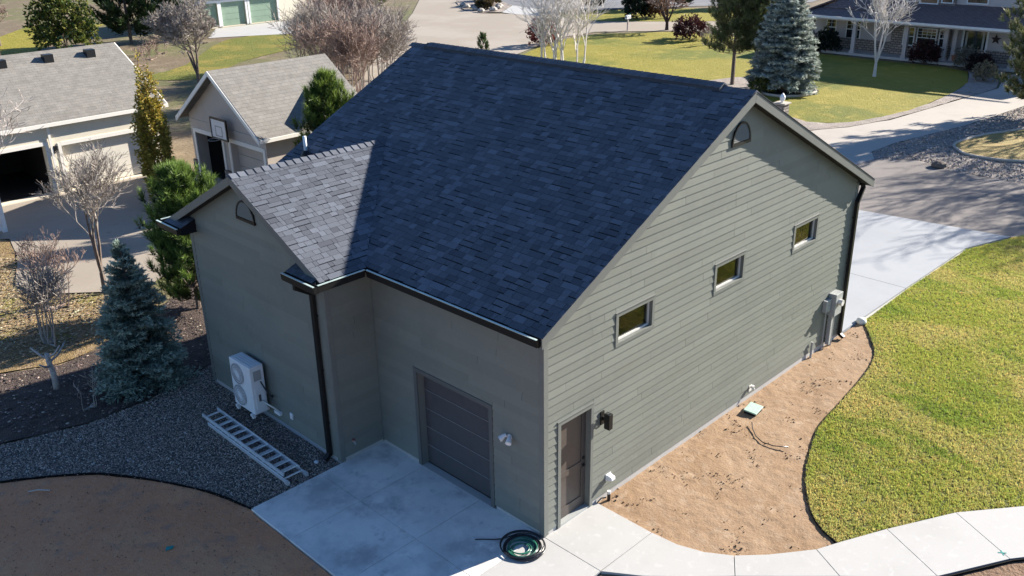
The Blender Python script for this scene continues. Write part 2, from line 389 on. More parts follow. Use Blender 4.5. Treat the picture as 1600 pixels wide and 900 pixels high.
# concrete driveway of the shop
for (x0, y0, x1, y1) in []: pass
dr = [[(12.2, .01), (16.7, 0), (16.7, 5.2), (12.2, 5.2)], [(16.72, 0), (21.5, -.05), (23.75, -.78), (23.06, 4.7), (22.99, 5.2), (16.72, 5.2)],
      [(12.2, 5.22), (16.7, 5.22), (16.7, 11), (12.2, 11)], [(16.72, 5.22), (22.99, 5.22), (22.6, 11), (16.72, 11)]]
b = MB(); b.poly([(12.1, .05, -.06), (23.6, -.7, -.06), (22.5, 11, -.06), (12.1, 11, -.06)])
drive = tag(b.build('concrete_driveway', M['concrete']), kind='structure')
for q in dr:
    MB().prism([(x, y, -.1) for x, y in q], (0, 0, .1)).build('slab', M['drive_concrete'], drive)
sheet('gravel_lane', [(23.02, 5.2), (23.08, 4.7), (23.77, -.79), (24.1, -1.1), (24.6, -2.0), (30.8, -5), (30.9, 1.0), (31.1, 4.2), (31.7, 5.9), (30.7, 7.4), (29.4, 7.6), (27.1, 9.2), (25, 14), (22.7, 14)], -.03, M['asphalt'])
sheet('paved_lane', [(25, 13.5), (27.2, 9.25), (29.4, 7.62), (30.8, 7.42), (31.9, 8.1), (34.3, 8.0), (40.3, 6.8), (47.2, 6.1), (54.4, 4.7), (66, 2), (66, 7), (58.5, 9.6), (56.2, 10.1), (51.7, 9.0), (46.7, 9.5), (38.9, 10.3), (34.0, 12.3), (32.9, 15.0), (31, 20), (28, 20)], -.035, M['lane_concrete'])
sheet('rock_bed', [(31.9, 8.08), (34.3, 7.98), (40.3, 6.78), (47.2, 6.08), (54.4, 4.68), (54, 0), (40, -4), (30.8, -5), (30.92, 1.0), (31.12, 4.2), (31.72, 5.9), (30.8, 7.38)], -.045, M['bed_gravel'], res=.4, amp=.05, freq=1.2)
gl = smooth_poly([(35.9, 5.7), (34.7, 5.1), (34.1, 4.4), (34.1, 3.1), (34.6, 2.0), (35.6, -.5), (46, -1), (46, 3.0), (41.0, 4.3), (38.5, 5.3)], 4)
sheet('golden_lawn', gl, -.005, M['gold_lawn'], res=.5, amp=.02, freq=2)
nl = [(28, 28), (30.3, 30.6), (40.5, 40.7), (44.7, 42.6), (51.2, 44.9), (55.6, 44.6), (60.3, 40.5), (62.0, 37.6), (60.6, 31.5), (57.4, 25.0), (57.3, 20.9), (57.2, 17.5), (57.4, 14.4), (56.5, 12.6), (52.4, 11.1), (47.5, 10.5), (41.9, 10.5), (37.1, 11.6), (35.7, 13.5), (36.6, 16.1), (33.9, 18.2), (30, 21)]
sheet('neighbour_lawn', nl, -.05, M['far_lawn'], res=1.2, amp=.05, freq=.4)
sheet('gravel_border', smooth_poly([(33.8, 16.0), (36.6, 16.0), (35.7, 13.5), (37.1, 11.6), (41.9, 10.5), (47.5, 10.5), (52.4, 11.1), (56.8, 12.7), (58.2, 13.5), (58, 10.6), (55.6, 10.4), (51.7, 9.1), (46.7, 9.6), (38.9, 10.4), (34.0, 12.4)], 2), -.015, M['bed_gravel'], res=.6, amp=.03, freq=1.5)
sheet('pine_bed', smooth_poly([(38.6, 24.2), (41.8, 24.3), (45.0, 23.1), (45.0, 21.4), (43.6, 20.4), (40.0, 19.6), (37.0, 20.5)], 4), -.005, M['bed_gravel'], res=.6, amp=.04, freq=1.5, seed=3)
sp_bed = smooth_poly([(42.2+1.9*math.cos(a)+.3, 18.7+1.6*math.sin(a)-.3) for a in np.linspace(0, 2*math.pi, 10)[:-1]], 4)
sheet('spruce_bed', sp_bed, .002, M['mulch'], res=.5, amp=.03, freq=1.5, seed=5)
b = MB(); b.tube([(x, y, .03) for x, y in sp_bed], .09, 6, closed=True)
tag(b.build('bed_kerb', M['curb']), 'curved concrete kerb ringing the mulch bed under the large blue spruce', 'kerb')
b = MB(); b.tube([(x, y, .02) for x, y in gl], .07, 6, closed=True)
tag(b.build('bed_kerb', M['curb']), 'pale concrete kerb round the golden dry lawn by the stone bed', 'kerb')
sheet('shared_driveway', [(20, 34), (23.5, 38.8), (55.8, 71.0), (70.8, 87.0), (73.7, 82.7), (66.3, 75.5), (61.6, 69.3), (60.0, 65.2), (61.9, 61.7), (62.2, 50.4), (68.2, 42.4), (82, 30), (77, 26), (62.6, 39.0), (56.4, 45.6), (52.1, 45.7), (45.4, 43.3), (41.1, 41.6), (33.9, 34.9), (28, 28.5)], -.04, M['tan_concrete'])
sheet('pale_driveway', [(62.1, 63.4), (67.8, 67.5), (66.3, 59.7), (62.6, 55.0), (62.2, 50.6), (61.9, 61.7)], -.03, M['concrete'])
sheet('street', [(71, 75), (67.8, 67.5), (66.5, 59.7), (74.2, 54.0), (90, 42), (140, 50), (120, 110)], -.045, M['street'])
sheet('planting_island', [(66.3, 75.5), (61.6, 69.3), (60.0, 65.2), (62.1, 63.4), (67.8, 67.5), (71.6, 74.5), (73.7, 82.7)], -.02, M['bed_gravel'], res=1, amp=.15, freq=.5)
sheet('verge_lawn', [(62.2, 50.4), (62.6, 55.0), (66.5, 59.4), (73.2, 53.2), (84, 43), (82, 30.5), (68.5, 41.9)], -.03, M['far_lawn'], res=1.5, amp=.05, freq=.3)
sheet('back_lawn', [(8, 60), (5, 70), (24.0, 95), (30, 90), (18.8, 77.1), (15.9, 72.5)], -.06, M['far_lawn'])
sheet('back_grass', smooth_poly([(18.0, 55.8), (22.9, 58.8), (32.2, 69.0), (38.0, 67.3), (34.5, 60.4), (26.6, 56.8), (21, 52.2)], 3), -.06, M['green_lawn'])
sheet('garage_apron', [(31.5, 71.2), (35.5, 77.0), (45.5, 76.8), (41.8, 68.6), (38.2, 67.5), (33.1, 70.5)], -.05, M['concrete'])

# paving slabs
pad = MB(); pad.poly([(-3.44, -1.38, -.06), (-.02, -1.38, -.06), (-.02, 4.98, -.06), (-3.44, 4.98, -.06)])
pad = tag(pad.build('concrete_pad', M['gravel_base']), kind='structure')
def slab(poly, mat, parent, gap=.005, top=0.0, tl=1.0):
    P = [Vector((x, y, 0)) for x, y in poly]; n = len(P); c = sum(P, Vector())/n
    Q = [p+(c-p).normalized()*gap*1.4 for p in P]
    m = MB(); m.prism([(q.x, q.y, -.1) for q in Q], (0, 0, .1+top))
    return m.build('slab', mat, parent, bevel=.004)
xs = [-3.46, -1.75, 0.0]; ys = [-1.41, .12, 1.78, 3.57, 5.0]
for i in range(2):
    for j in range(4):
        slab([(xs[i], ys[j]), (xs[i+1], ys[j]), (xs[i+1], ys[j+1]), (xs[i], ys[j+1])], M['concrete_pad'] if j else M['concrete'], pad)  # shaded rows take the brightened copy, the sunlit front row plain concrete
walk = MB(); walk.poly([(0, -.02, -.07), (1.5, -.02, -.07), (1.5, -1.4, -.07), (0.02, -1.4, -.07)])
walk = tag(walk.build('sidewalk', M['gravel_base']), kind='structure')
slab([(0.0, 0.0), (1.56, 0.0), (1.55, -1.43), (0.0, -1.41)], M['concrete'], walk)
cuts = [(0, 3), (3, 5), (5, 7), (7, 8), (8, 9), (9, 10)]
wi = {0: 0, 3: 3, 5: 5, 7: 7, 8: 8, 9: 9, 10: 10}
wo = {0: 0, 3: 3, 5: 5, 7: 7, 8: 8, 9: 9, 10: 10}
for a, b_ in cuts:
    slab(WALK_OUT[a:b_+1]+WALK_IN[a:b_+1][::-1], M['concrete'], walk)

# ================================================================== THE SHOP BUILDING
W, S, EV, ZE, RZ, OV = 12.15, .507, .34, 4.51, 7.76, .25
XR = W/2; LW = 10.2; YE = 10.42
YI, BD, BW = 5.0, 1.186, 5.575
YB = YI+BW; YR = YI+BW/2; ZR = ZE+S*(BW/2+EV); XB = -BD
YLE = 11.18                                  # left eave of the wing
XJ = -EV+(ZR-ZE)/S
shop = empty('workshop_building', (0, 0, 0), 'grey-green lap-sided shop building with dark shingled gable roof', 'building')
Fg = lambda u, o, z: (u, -o, z)              # gable wall, faces -Y
Fl = lambda u, o, z: (-o, u, z)              # eave wall with garage door, faces -X
Fs = lambda u, o, z: (u, YI-o, z)            # side wall of the wing
Fb = lambda u, o, z: (XB-o, u, z)            # front of the wing
rz_g = lambda u: ZE+S*(min(u, W-u)+EV)-.13
rz_b = lambda u: ZE+S*(min(u-YI, YB-u)+EV)-.13

def wall_skin(F, u0, u1, top, breaks, holes, depth=.16):
    m = MB()
    us = sorted(set([u0, u1]+[x for x in breaks if u0 < x < u1]+[x for h in holes for x in h[:2]]))
    for a, c in zip(us, us[1:]):
        mid = (a+c)/2
        zz = [(-.1, None)]
        hs = sorted([h for h in holes if h[0] <= mid <= h[1]], key=lambda h: h[2])
        z = -.1
        for h in hs:
            if h[2] > z: m.poly([F(a, 0, z), F(c, 0, z), F(c, 0, h[2]), F(a, 0, h[2])])
            z = h[3]
        m.poly([F(a, 0, z), F(c, 0, z), F(c, 0, top(c)), F(a, 0, top(a))])
    for (a, c, z0, z1) in holes:
        for p, q in (((a, z0), (a, z1)), ((a, z1), (c, z1)), ((c, z1), (c, z0)), ((c, z0), (a, z0))):
            m.poly([F(p[0], 0, p[1]), F(q[0], 0, q[1]), F(q[0], -depth, q[1]), F(p[0], -depth, p[1])])
    return m

WIN = [(2.02, 3.27, 3.37, 4.10), (5.43, 6.68, 3.37, 4.10), (8.85, 10.10, 3.37, 4.10)]   # outer trim
TR = .085
DOOR = (.36, 1.41, 0, 2.42)
GAR = (1.345, 3.72, 0, 2.42)
inner = lambda h, t=TR, z=True: (h[0]+t, h[1]-t, h[2]+(t if z else 0), h[3]-t)
gh = [inner(h) for h in WIN]+[inner(DOOR, .085, False)]
wall_g = wall_skin(Fg, 0, W, rz_g, [XR], gh).build('wall', M['sheath'], shop)
wall_l = wall_skin(Fl, 0, YI, lambda u: 4.5, [], [inner(GAR, .10, False)], .22).build('wall', M['sheath'], shop)
wall_s = wall_skin(Fs, XB, 0, lambda u: 4.5, [], []).build('wall', M['sheath'], shop)
wall_b = wall_skin(Fb, YI, YB, rz_b, [YR], []).build('wall', M['sheath'], shop)
m = MB()
m.poly([(W, 0, -.1), (W, LW, -.1), (W, LW, 4.5), (W, 0, 4.5)])
m.poly([(0, LW, -.1), (W, LW, -.1), (W, LW, rz_g(W)), (XR, LW, rz_g(XR)), (0, LW, rz_g(0))])
m.poly([(XB, YB, -.1), (1.2, YB, -.1), (1.2, YB, 4.5), (XB, YB, 4.5)])
m.poly([(1.2, YB, -.1), (1.2, LW, -.1), (1.2, LW, 5.2), (1.2, YB, 4.5)])
m.build('wall', M['siding'], shop)
m = MB(); m.box((.3, .5, .02), (W-.3, LW-.3, .05)); m.build('interior_floor', M['interior'], shop)
m = MB(); m.box((.3, 3.0, .05), (W-.3, 3.06, 4.3)); m.box((4.0, .3, 0.05), (4.05, 2.98, 4.3)); m.build('partition', M['interior'], shop)

EXPO = .172
def siding(parent, F, u0, u1, lim, holes, seed, mirror=False):
    rnd = random.Random(seed)
    k = 0; zb = .10
    zmax = 9
    while True:
        zt = zb+EXPO
        lo, hi = lim(zb); lo2, hi2 = lim(zt)
        if hi-lo < .12: break
        cutm = [h for h in holes if h[2] < zt-.004 and h[3] > zb+.004]
        # butt joints
        js = []; x = u0 - rnd.uniform(.3, 3.3)
        while x < u1:
            x += 3.66
            js.append(x)
        pts = sorted([lo]+[j for j in js if lo+.35 < j < hi-.35]+[hi])
        segs = []
        for a, c in zip(pts, pts[1:]): segs.append((a, c, zb, zt))
        for h in cutm:
            new = []
            for (a, c, z0, z1) in segs:
                if c <= h[0] or a >= h[1]: new.append((a, c, z0, z1)); continue
                if a < h[0]: new.append((a, h[0], z0, z1))
                if c > h[1]: new.append((h[1], c, z0, z1))
                x0, x1 = max(a, h[0]), min(c, h[1])
                if h[2] > z0+.01: new.append((x0, x1, z0, h[2]))
                if h[3] < z1-.01: new.append((x0, x1, h[3], z1))
            segs = new
        for (a, c, z0, z1) in segs:
            if c-a < .03: continue
            ga = .003; jit = rnd.uniform(-.0012, .0012)
            ob = .025 - (z0-zb)/EXPO*.017 + jit; ot = .025-(z1-zb)/EXPO*.017 + jit
            a2, c2 = max(a, lo2 if abs(a-lo) < 1e-6 else a), min(c, hi2 if abs(c-hi) < 1e-6 else c)
            if c2-a2 < .01: a2 = c2 = (a2+c2)/2; a2 -= .005; c2 += .005
            m = MB()
            m.hexa([F(a+ga, .001, z0), F(c-ga, .001, z0), F(c-ga, ob, z0), F(a+ga, ob, z0),
                    F(a2+ga, .001, z1), F(c2-ga, .001, z1), F(c2-ga, ot, z1), F(a2+ga, ot, z1)])
            m.build('siding_board', M['siding'], parent)
        zb = zt; k += 1
        if zb > 7.7: break
def lim_gable(top, u0, u1, um, zmin):
    def f(z):
        if z <= zmin: return u0, u1
        d = (z-zmin)/S
        return u0+d, u1-d
    return f
siding(wall_g, Fg, .10, W-.10, lim_gable(None, .10, W-.10, XR, rz_g(.10)), WIN+[DOOR], 3)
siding(wall_l, Fl, .10, YI-.03, lambda z: (.10, YI-.03) if z < 4.32 else (0, 0), [GAR], 5)
siding(wall_s, Fs, XB+.1, -.03, lambda z: (XB+.1, -.03) if z < 4.32 else (0, 0), [], 6)
siding(wall_b, Fb, YI+.10, YB-.1, lim_gable(None, YI+.10, YB-.1, YR, rz_b(YI+.1)), [], 9)

# trim: corner boards, foundation
def fbox(F, u0, u1, o0, o1, z0, z1, m=None):
    m = m or MB()
    return m.hexa([F(u0, o0, z0), F(u1, o0, z0), F(u1, o1, z0), F(u0, o1, z0), F(u0, o0, z1), F(u1, o0, z1), F(u1, o1, z1), F(u0, o1, z1)])
for (F, u0, u1, zt) in ((Fg, -.026, .10, 4.45), (Fg, W-.10, W+.026, 4.45), (Fs, XB-.026, XB+.10, 4.38), (Fb, YB-.1, YB+.026, 4.5)):
    fbox(F, u0, u1, .001, .027, .02, zt).build('corner_board', M['trim'], shop, bevel=.003)
for (F, u0, u1, zt) in ((Fl, .0, .10, 4.40), (Fb, YI+.002, YI+.10, 4.40)):
    fbox(F, u0, u1, .001, .025, .02, zt).build('corner_board', M['trim'], shop, bevel=.003)
fbox(Fl, YI-.03, YI-.002, .001, .03, .05, 4.35).build('inside_corner', M['trim'], shop)
for (F, u0, u1) in ((Fg, 1.45, W), (Fl, 3.75, YI), (Fl, 0, 1.3), (Fb, YI, YB), (Fs, XB, 0), (Fg, 0, .34)):
    fbox(F, u0, u1, -.05, .006, -.12, .085).build('foundation', M['concrete'], shop)

# roof
TH = .11
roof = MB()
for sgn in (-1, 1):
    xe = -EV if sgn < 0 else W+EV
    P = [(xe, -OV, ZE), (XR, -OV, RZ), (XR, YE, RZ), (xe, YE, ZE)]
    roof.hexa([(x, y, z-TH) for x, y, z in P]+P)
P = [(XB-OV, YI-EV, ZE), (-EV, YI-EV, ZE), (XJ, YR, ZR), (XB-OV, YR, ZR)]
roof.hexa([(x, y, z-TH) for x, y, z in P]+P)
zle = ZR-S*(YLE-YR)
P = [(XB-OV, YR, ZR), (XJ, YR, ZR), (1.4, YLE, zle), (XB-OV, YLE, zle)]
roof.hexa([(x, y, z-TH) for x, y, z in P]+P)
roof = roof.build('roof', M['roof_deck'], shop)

# shingles, laid course by course
ang = math.atan(S); cs, sn = math.cos(ang), math.sin(ang)
def course_tabs(rnd, lo, hi):
    out = []; x = lo - rnd.uniform(0, .25)
    while x < hi:
        wdt = rnd.choice([.10, .14, .17, .2, .23, .27, .31, .37])*rnd.uniform(.9, 1.1)
        out.append((x, x+wdt)); x += wdt
    return out
TABS = []
def lay(P0, udir, vdir, nrm, L, rng_fn, seed):
    rnd = random.Random(seed); v = 0; ex = .143
    P0, udir, vdir, nrm = map(Vector, (P0, udir, vdir, nrm))
    while v < L-.01:
        v1 = min(v+ex, L)
        for (lo, hi, lo1, hi1) in rng_fn(v, v1):
            for (a, c) in course_tabs(rnd, min(lo, lo1), max(hi, hi1)):
                a0, c0 = max(a, lo), min(c, hi); a1, c1 = max(a, lo1), min(c, hi1)
                if c0-a0 < .015 and c1-a1 < .015: continue
                if c0 < a0: a0 = c0 = (a0+c0)/2
                if c1 < a1: a1 = c1 = (a1+c1)/2
                t = rnd.choice([.0085, .0085, .014])
                g = .004
                q = lambda u, vv, h: tuple(P0+udir*u+vdir*vv+nrm*h)
                vv0 = v-.004 if t > .01 else v+rnd.choice([.006, .011, .026])  # thin tabs start higher: bare dark deck draws the shadow line and printed band
                pts = [q(a0+g, vv0, .0), q(c0-g, vv0, .0), q(c1-g, v1, .0), q(a1+g, v1, .0), q(a0+g, vv0, t), q(c0-g, vv0, t), q(c1-g, v1, .0075), q(a1+g, v1, .0075)]
                k = rnd.choice([.76, .83, .89, .94, 1.0, 1.06, 1.14, 1.28])*rnd.uniform(.93, 1.07)
                if t > .01: k *= 1.08
                TABS.append((pts, k))
        v = v1
LM = (XR+EV)/cs
def main_rng(v, v1):
    def parts(vv):
        x = -EV+vv*cs
        if x >= XJ: return None
        return (YI-EV+(x+EV), YR+(XJ-x))
    a, b = parts(v), parts(v1)
    lo, hi = -OV-.05, YE+.012
    if a is None: return [(lo, hi, lo, hi)]
    if b is None: b = (YR, YR)
    r = [(lo, a[0], lo, b[0])]
    if a[1] < hi or b[1] < hi: r.append((min(a[1], hi), hi, min(b[1], hi), hi))
    return r
lay((-EV-.012, 0, ZE-.005), (0, 1, 0), (cs, 0, sn), (-sn, 0, cs), LM+.01, main_rng, 11)
LB = (BW/2+EV)/cs
def bump_rng(v, v1):
    f = lambda vv: -EV+vv*cs
    return [(XB-OV-.05, f(v), XB-OV-.05, f(v1))]
lay((0, YI-EV-.012, ZE-.006), (1, 0, 0), (0, cs, sn), (0, -sn, cs), LB+.01, bump_rng, 12)
cen = np.array([np.mean(t[0][4:], axis=0) for t in TABS])
area = np.array([np.linalg.norm(np.cross(np.subtract(t[0][5], t[0][4]), np.subtract(t[0][7], t[0][4]))) for t in TABS])
d = np.linalg.norm(cen-CAM, axis=1)
order = np.argsort(-(area/d**2)*(d < 17))
FQ = [(0, 3, 2, 1), (4, 5, 6, 7), (0, 1, 5, 4), (1, 2, 6, 5), (2, 3, 7, 6), (3, 0, 4, 7)]
def tintc(k): return (k, k, k*1.0)
big = set(order[:300].tolist())
for i in order[:300]:
    pts, k = TABS[i]
    me = bpy.data.meshes.new('shingle'); me.from_pydata(pts, [], FQ); me.materials.append(M['shingle'])
    a = me.color_attributes.new('tint', 'FLOAT_COLOR', 'POINT')
    a.data.foreach_set('color', np.tile(np.array([*tintc(k), 1], dtype=np.float32), 8))
    put('shingle', me, roof)
rest = [i for i in range(len(TABS)) if i not in big]
V = np.array([TABS[i][0] for i in rest]).reshape(-1, 3)
F = (np.arange(len(rest))[:, None, None]*8+np.array(FQ)[None]).reshape(-1, 4)
T = np.repeat(np.array([tintc(TABS[i][1]) for i in rest]), 8, axis=0)
tag(put('shingle_field', tri_mesh('shingle_field', V, F, M['shingle'], T), roof), kind='stuff')
# far slope: shingle courses seen only from other sides
mm = MB()
v = 0
while v < LM-.05:
    q = lambda y, vv, h: (W+EV+.012-vv*cs+h*sn, y, ZE-.006+vv*sn+h*cs)
    mm.hexa([q(-OV-.05, v, 0), q(YE+.012, v, 0), q(YE+.012, v+.143, 0), q(-OV-.05, v+.143, 0), q(-OV-.05, v, .01), q(YE+.012, v, .01), q(YE+.012, v+.143, .0045), q(-OV-.05, v+.143, .0045)])
    v += .143
tag(mm.build('shingle_courses', M['shingle'], roof, tint=(1, 1, 1)), kind='stuff')
# ridge caps of the wing
x = XB-OV-.02; k = 0; rnd = random.Random(2)
while x < XJ-.02:
    hw = .15; x1 = x+.24
    m = MB()
    h0, h1 = .040, .012
    for (xx, hh) in ((x, h0), (x1, h1)):
        m.v += [(xx, YR-hw*cs, ZR-hw*sn+hh*cs), (xx, YR, ZR+hh+.008), (xx, YR+hw*cs, ZR-hw*sn+hh*cs), (xx, YR-hw*cs, ZR-hw*sn+.004), (xx, YR, ZR+.004), (xx, YR+hw*cs, ZR-hw*sn+.004)]
    m.f += [(0, 1, 7, 6), (1, 2, 8, 7), (0, 3, 4, 1), (1, 4, 5, 2), (6, 7, 10, 9), (7, 8, 11, 10), (0, 6, 9, 3), (2, 5, 11, 8), (3, 9, 10, 4), (4, 10, 11, 5)]
    kk = rnd.uniform(.8, 1.3)
    m.build('ridge_cap', M['shingle'], roof, tint=(kk, kk, kk)); x += .2
# main ridge: vent strip and cap shingles
m = MB()
m.prism([(XR-.16*cs, .5, RZ-.16*sn+.02), (XR-.16*cs, .5, RZ-.16*sn+.065), (XR, .5, RZ+.075), (XR+.16*cs, .5, RZ-.16*sn+.065), (XR+.16*cs, .5, RZ-.16*sn+.02), (XR, .5, RZ+.02)], (0, YE-1.0, 0))
m.build('ridge_vent', M['shingle'], roof, tint=(.55, .55, .55))
y = -OV-.03; i = 0
while y < YE:
    lift = .07 if .45 < y+.1 < YE-.55 else .004
    hw = .155; m = MB()
    for (yy, hh) in ((y, .022), (y+.22, .010)):
        m.v += [(XR-hw*cs, yy, RZ-hw*sn+lift+hh), (XR, yy, RZ+lift+hh+.01), (XR+hw*cs, yy, RZ-hw*sn+lift+hh), (XR-hw*cs, yy, RZ-hw*sn+lift), (XR, yy, RZ+lift), (XR+hw*cs, yy, RZ-hw*sn+lift)]
    m.f += [(0, 1, 7, 6), (1, 2, 8, 7), (0, 3, 4, 1), (1, 4, 5, 2), (6, 7, 10, 9), (7, 8, 11, 10), (0, 6, 9, 3), (2, 5, 11, 8), (3, 9, 10, 4), (4, 10, 11, 5)]
    kk = rnd.uniform(.8, 1.2)
    m.build('ridge_cap', M['shingle'], roof, tint=(kk, kk, kk)); y += .19

# rake boards
def rake(p_low, p_high, thick, depth, name='rake_board'):
    a, b = Vector(p_low), Vector(p_high); t = Vector(thick)
    m = MB(); dz = Vector((0, 0, -depth)); up = Vector((0, 0, -.012))
    m.hexa([a+dz, b+dz, b+dz+t, a+dz+t, a+up, b+up, b+up+t, a+up+t])
    return m.build(name, M['rake'], shop)
rake((-EV+.0, -OV-.004, ZE+.008), (XR-.004, -OV-.004, RZ), (0, -.03, 0), .22)
rake((W+EV-.0, -OV-.004, ZE+.008), (XR+.004, -OV-.004, RZ), (0, -.03, 0), .22)
rake((-EV+.02, YE, ZE+.01), (XR-.004, YE, RZ), (0, -.03, 0), .24)
rake((XB-OV-.004, YI-EV+.02, ZE+.008), (XB-OV-.004, YR-.004, ZR), (-.03, 0, 0), .20)
rake((XB-OV-.004, YLE-.02, zle+.008), (XB-OV-.004, YR+.004, ZR), (-.03, 0, 0), .20)
# soffit under the rake overhangs and eaves
m = MB()
m.hexa([(-EV, -OV+.035, ZE-.2), (XR, -OV+.035, RZ-.2), (XR, -.03, RZ-.2), (-EV, -.03, ZE-.2), (-EV, -OV+.035, ZE-.12), (XR, -OV+.035, RZ-.12), (XR, -.03, RZ-.12), (-EV, -.03, ZE-.12)])
m.hexa([(W+EV, -OV+.035, ZE-.2), (XR, -OV+.035, RZ-.2), (XR, -.03, RZ-.2), (W+EV, -.03, ZE-.2), (W+EV, -OV+.035, ZE-.12), (XR, -OV+.035, RZ-.12), (XR, -.03, RZ-.12), (W+EV, -.03, ZE-.12)])
m.hexa([(XB-OV+.035, YI-EV, ZE-.2), (XB-OV+.035, YR, ZR-.2), (XB-.03, YR, ZR-.2), (XB-.03, YI-EV, ZE-.2), (XB-OV+.035, YI-EV, ZE-.12), (XB-OV+.035, YR, ZR-.12), (XB-.03, YR, ZR-.12), (XB-.03, YI-EV, ZE-.12)])
m.hexa([(XB-OV+.035, YLE, zle-.2), (XB-OV+.035, YR, ZR-.2), (XB-.03, YR, ZR-.2), (XB-.03, YLE, zle-.2), (XB-OV+.035, YLE, zle-.12), (XB-OV+.035, YR, ZR-.12), (XB-.03, YR, ZR-.12), (XB-.03, YLE, zle-.12)])
m.box((-EV+.02, .0, 4.335), (-.03, YI-EV, 4.36)); m.box((XB+.0, YI-EV+.02, 4.336), (-.03, YI-.03, 4.361))
m.box((W+.03, 0, 4.335), (W+EV-.02, LW, 4.36))
m.box((XB, YB+.03, 4.1), (1.2, YLE-.02, 4.13))
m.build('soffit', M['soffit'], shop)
# fascia, gutters with pale drip edge
def gutter(a, b, out, name='gutter'):
    """open K-style channel from a to b; out points away from the wall"""
    a, b, o = Vector(a), Vector(b), Vector(out); z = Vector((0, 0, 1)); t = .006
    m = MB()
    def bar(o0, o1, z0, z1):
        p = [a+o*o0+z*z0, b+o*o0+z*z0, b+o*o1+z*z0, a+o*o1+z*z0]
        m.hexa(p+[q+z*(z1-z0) for q in p])
    bar(0, t, -.15, 0); bar(t, .105, -.15, -.144); bar(.099, .105, -.144, -.012); bar(.090, .118, -.012, -.002)
    for e0, dv in ((a, (b-a).normalized()*t), (b, (a-b).normalized()*t)):
        p = [e0+z*-.15, e0+o*.105+z*-.15, e0+o*.118+z*-.004, e0+z*-.004]
        m.prism(p, dv)
    ob = m.build(name, M['gutter'], shop)
    m = MB(); p = [a+o*.078+z*.0, b+o*.078+z*.0, b+o*.122+z*.0, a+o*.122+z*.0]
    m.hexa(p+[q+z*.012 for q in p])
    m.build('gutter_rim', M['drip'], ob)
    return ob
def fascia(a, b, out, h=.18):
    a, b, o = Vector(a), Vector(b), Vector(out)
    m = MB(); z = Vector((0, 0, 1))
    p = [a-o*.03-z*h, b-o*.03-z*h, b-z*h, a-z*h]
    m.hexa(p+[q+z*(h-.015) for q in p]); m.build('fascia', M['trim'], shop)
zg = ZE-.012
fascia((-EV+.018, -OV+.04, ZE), (-EV+.018, YI-EV-.02, ZE), (-1, 0, 0))
gutter((-EV+.02, -OV+.02, zg), (-EV+.02, YI-EV-.122, zg), (-1, 0, 0))
fascia((XB-OV+.04, YI-EV+.018, ZE), (-EV, YI-EV+.018, ZE), (0, -1, 0))
gutter((XB-.40, YI-EV+.02, zg), (-EV-.10, YI-EV+.02, zg), (0, -1, 0))
fascia((W+EV-.018, -OV+.04, ZE), (W+EV-.018, YE-.04, ZE), (1, 0, 0))
gutter((W+EV-.02, -OV+.02, zg), (W+EV-.02, YE-.02, zg), (1, 0, 0))
gutter((XB-.40, YLE-.02, zle-.012), (1.2, YLE-.02, zle-.012), (0, 1, 0))
# boxed eave returns on the wing front: small roofs with their own gutter
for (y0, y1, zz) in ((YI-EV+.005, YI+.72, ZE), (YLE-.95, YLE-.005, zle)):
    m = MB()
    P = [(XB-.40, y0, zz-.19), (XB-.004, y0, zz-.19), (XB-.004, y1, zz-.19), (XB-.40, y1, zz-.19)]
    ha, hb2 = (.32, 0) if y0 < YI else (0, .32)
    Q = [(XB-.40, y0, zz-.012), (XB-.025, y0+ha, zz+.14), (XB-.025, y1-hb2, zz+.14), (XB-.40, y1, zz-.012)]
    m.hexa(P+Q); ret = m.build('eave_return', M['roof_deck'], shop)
    m = MB(); 
    for j in range(3):
        f0, f1 = j/3, (j+1)/3
        L_ = lambda f, h: (XB-.405+f*.37, zz-.012+f*.15+h)
        for a_, c_ in course_tabs(random.Random(j+int(y0*10)), y0, y1):
            a_, c_ = max(a_, y0+ha*f1), min(c_, y1-hb2*f1)
            if c_-a_ < .02: continue
            xA, zA = L_(f0, .012); xB_, zB_ = L_(f1, .005)
            MB().hexa([(xA, a_+.002, zA-.01), (xB_, a_+.002, zB_-.004), (xB_, c_-.002, zB_-.004), (xA, c_-.002, zA-.01), (xA, a_+.002, zA), (xB_, a_+.002, zB_), (xB_, c_-.002, zB_), (xA, c_-.002, zA)]).build('shingle', M['shingle'], ret, tint=(random.uniform(.7, 1.2),)*3)
    gutter((XB-.402, y0-(.10 if y0 < YI else 0), zz-.014), (XB-.402, y1+(.10 if y0 > YI else 0), zz-.014), (-1, 0, 0))

# downspouts
def downspout(path, wdt=.055, dep=.042):
    m = MB()
    for a, b in zip(path, path[1:]):
        a, b = Vector(a), Vector(b); t = (b-a).normalized()
        s_ = t.cross(Vector((0, 0, 1)))
        if s_.length < .1: s_ = Vector((0, 1, 0)) if abs(a.x-XB) < .3 else Vector((1, 0, 0))
        s_.normalize(); n_ = t.cross(s_).normalized()
        e = t*.02
        P = [a-e+s_*wdt+n_*dep, a-e-s_*wdt+n_*dep, a-e-s_*wdt-n_*dep, a-e+s_*wdt-n_*dep]
        m.hexa(P+[p+(b-a)+e*2 for p in P])
    return m.build('downspout', M['gutter'], shop, bevel=.006)
ds = downspout([(XB-.45, YI+.30, ZE-.16), (XB-.45, YI+.30, ZE-.26), (XB-.075, YI+.34, ZE-.50), (XB-.075, YI+.34, .12), (XB-.20, YI+.34, .03)])
for zz in (.9, 2.2, 3.5):
    fbox(Fb, YI+.28, YI+.40, .02, .115, zz, zz+.03).build('strap', M['gutter'], ds)
ds = downspout([(W+.25, -.02, ZE-.16), (W+.25, -.05, ZE-.24), (W-.07, -.085, ZE-.55), (W-.07, -.085, .10), (W-.07, -.2, .03)])
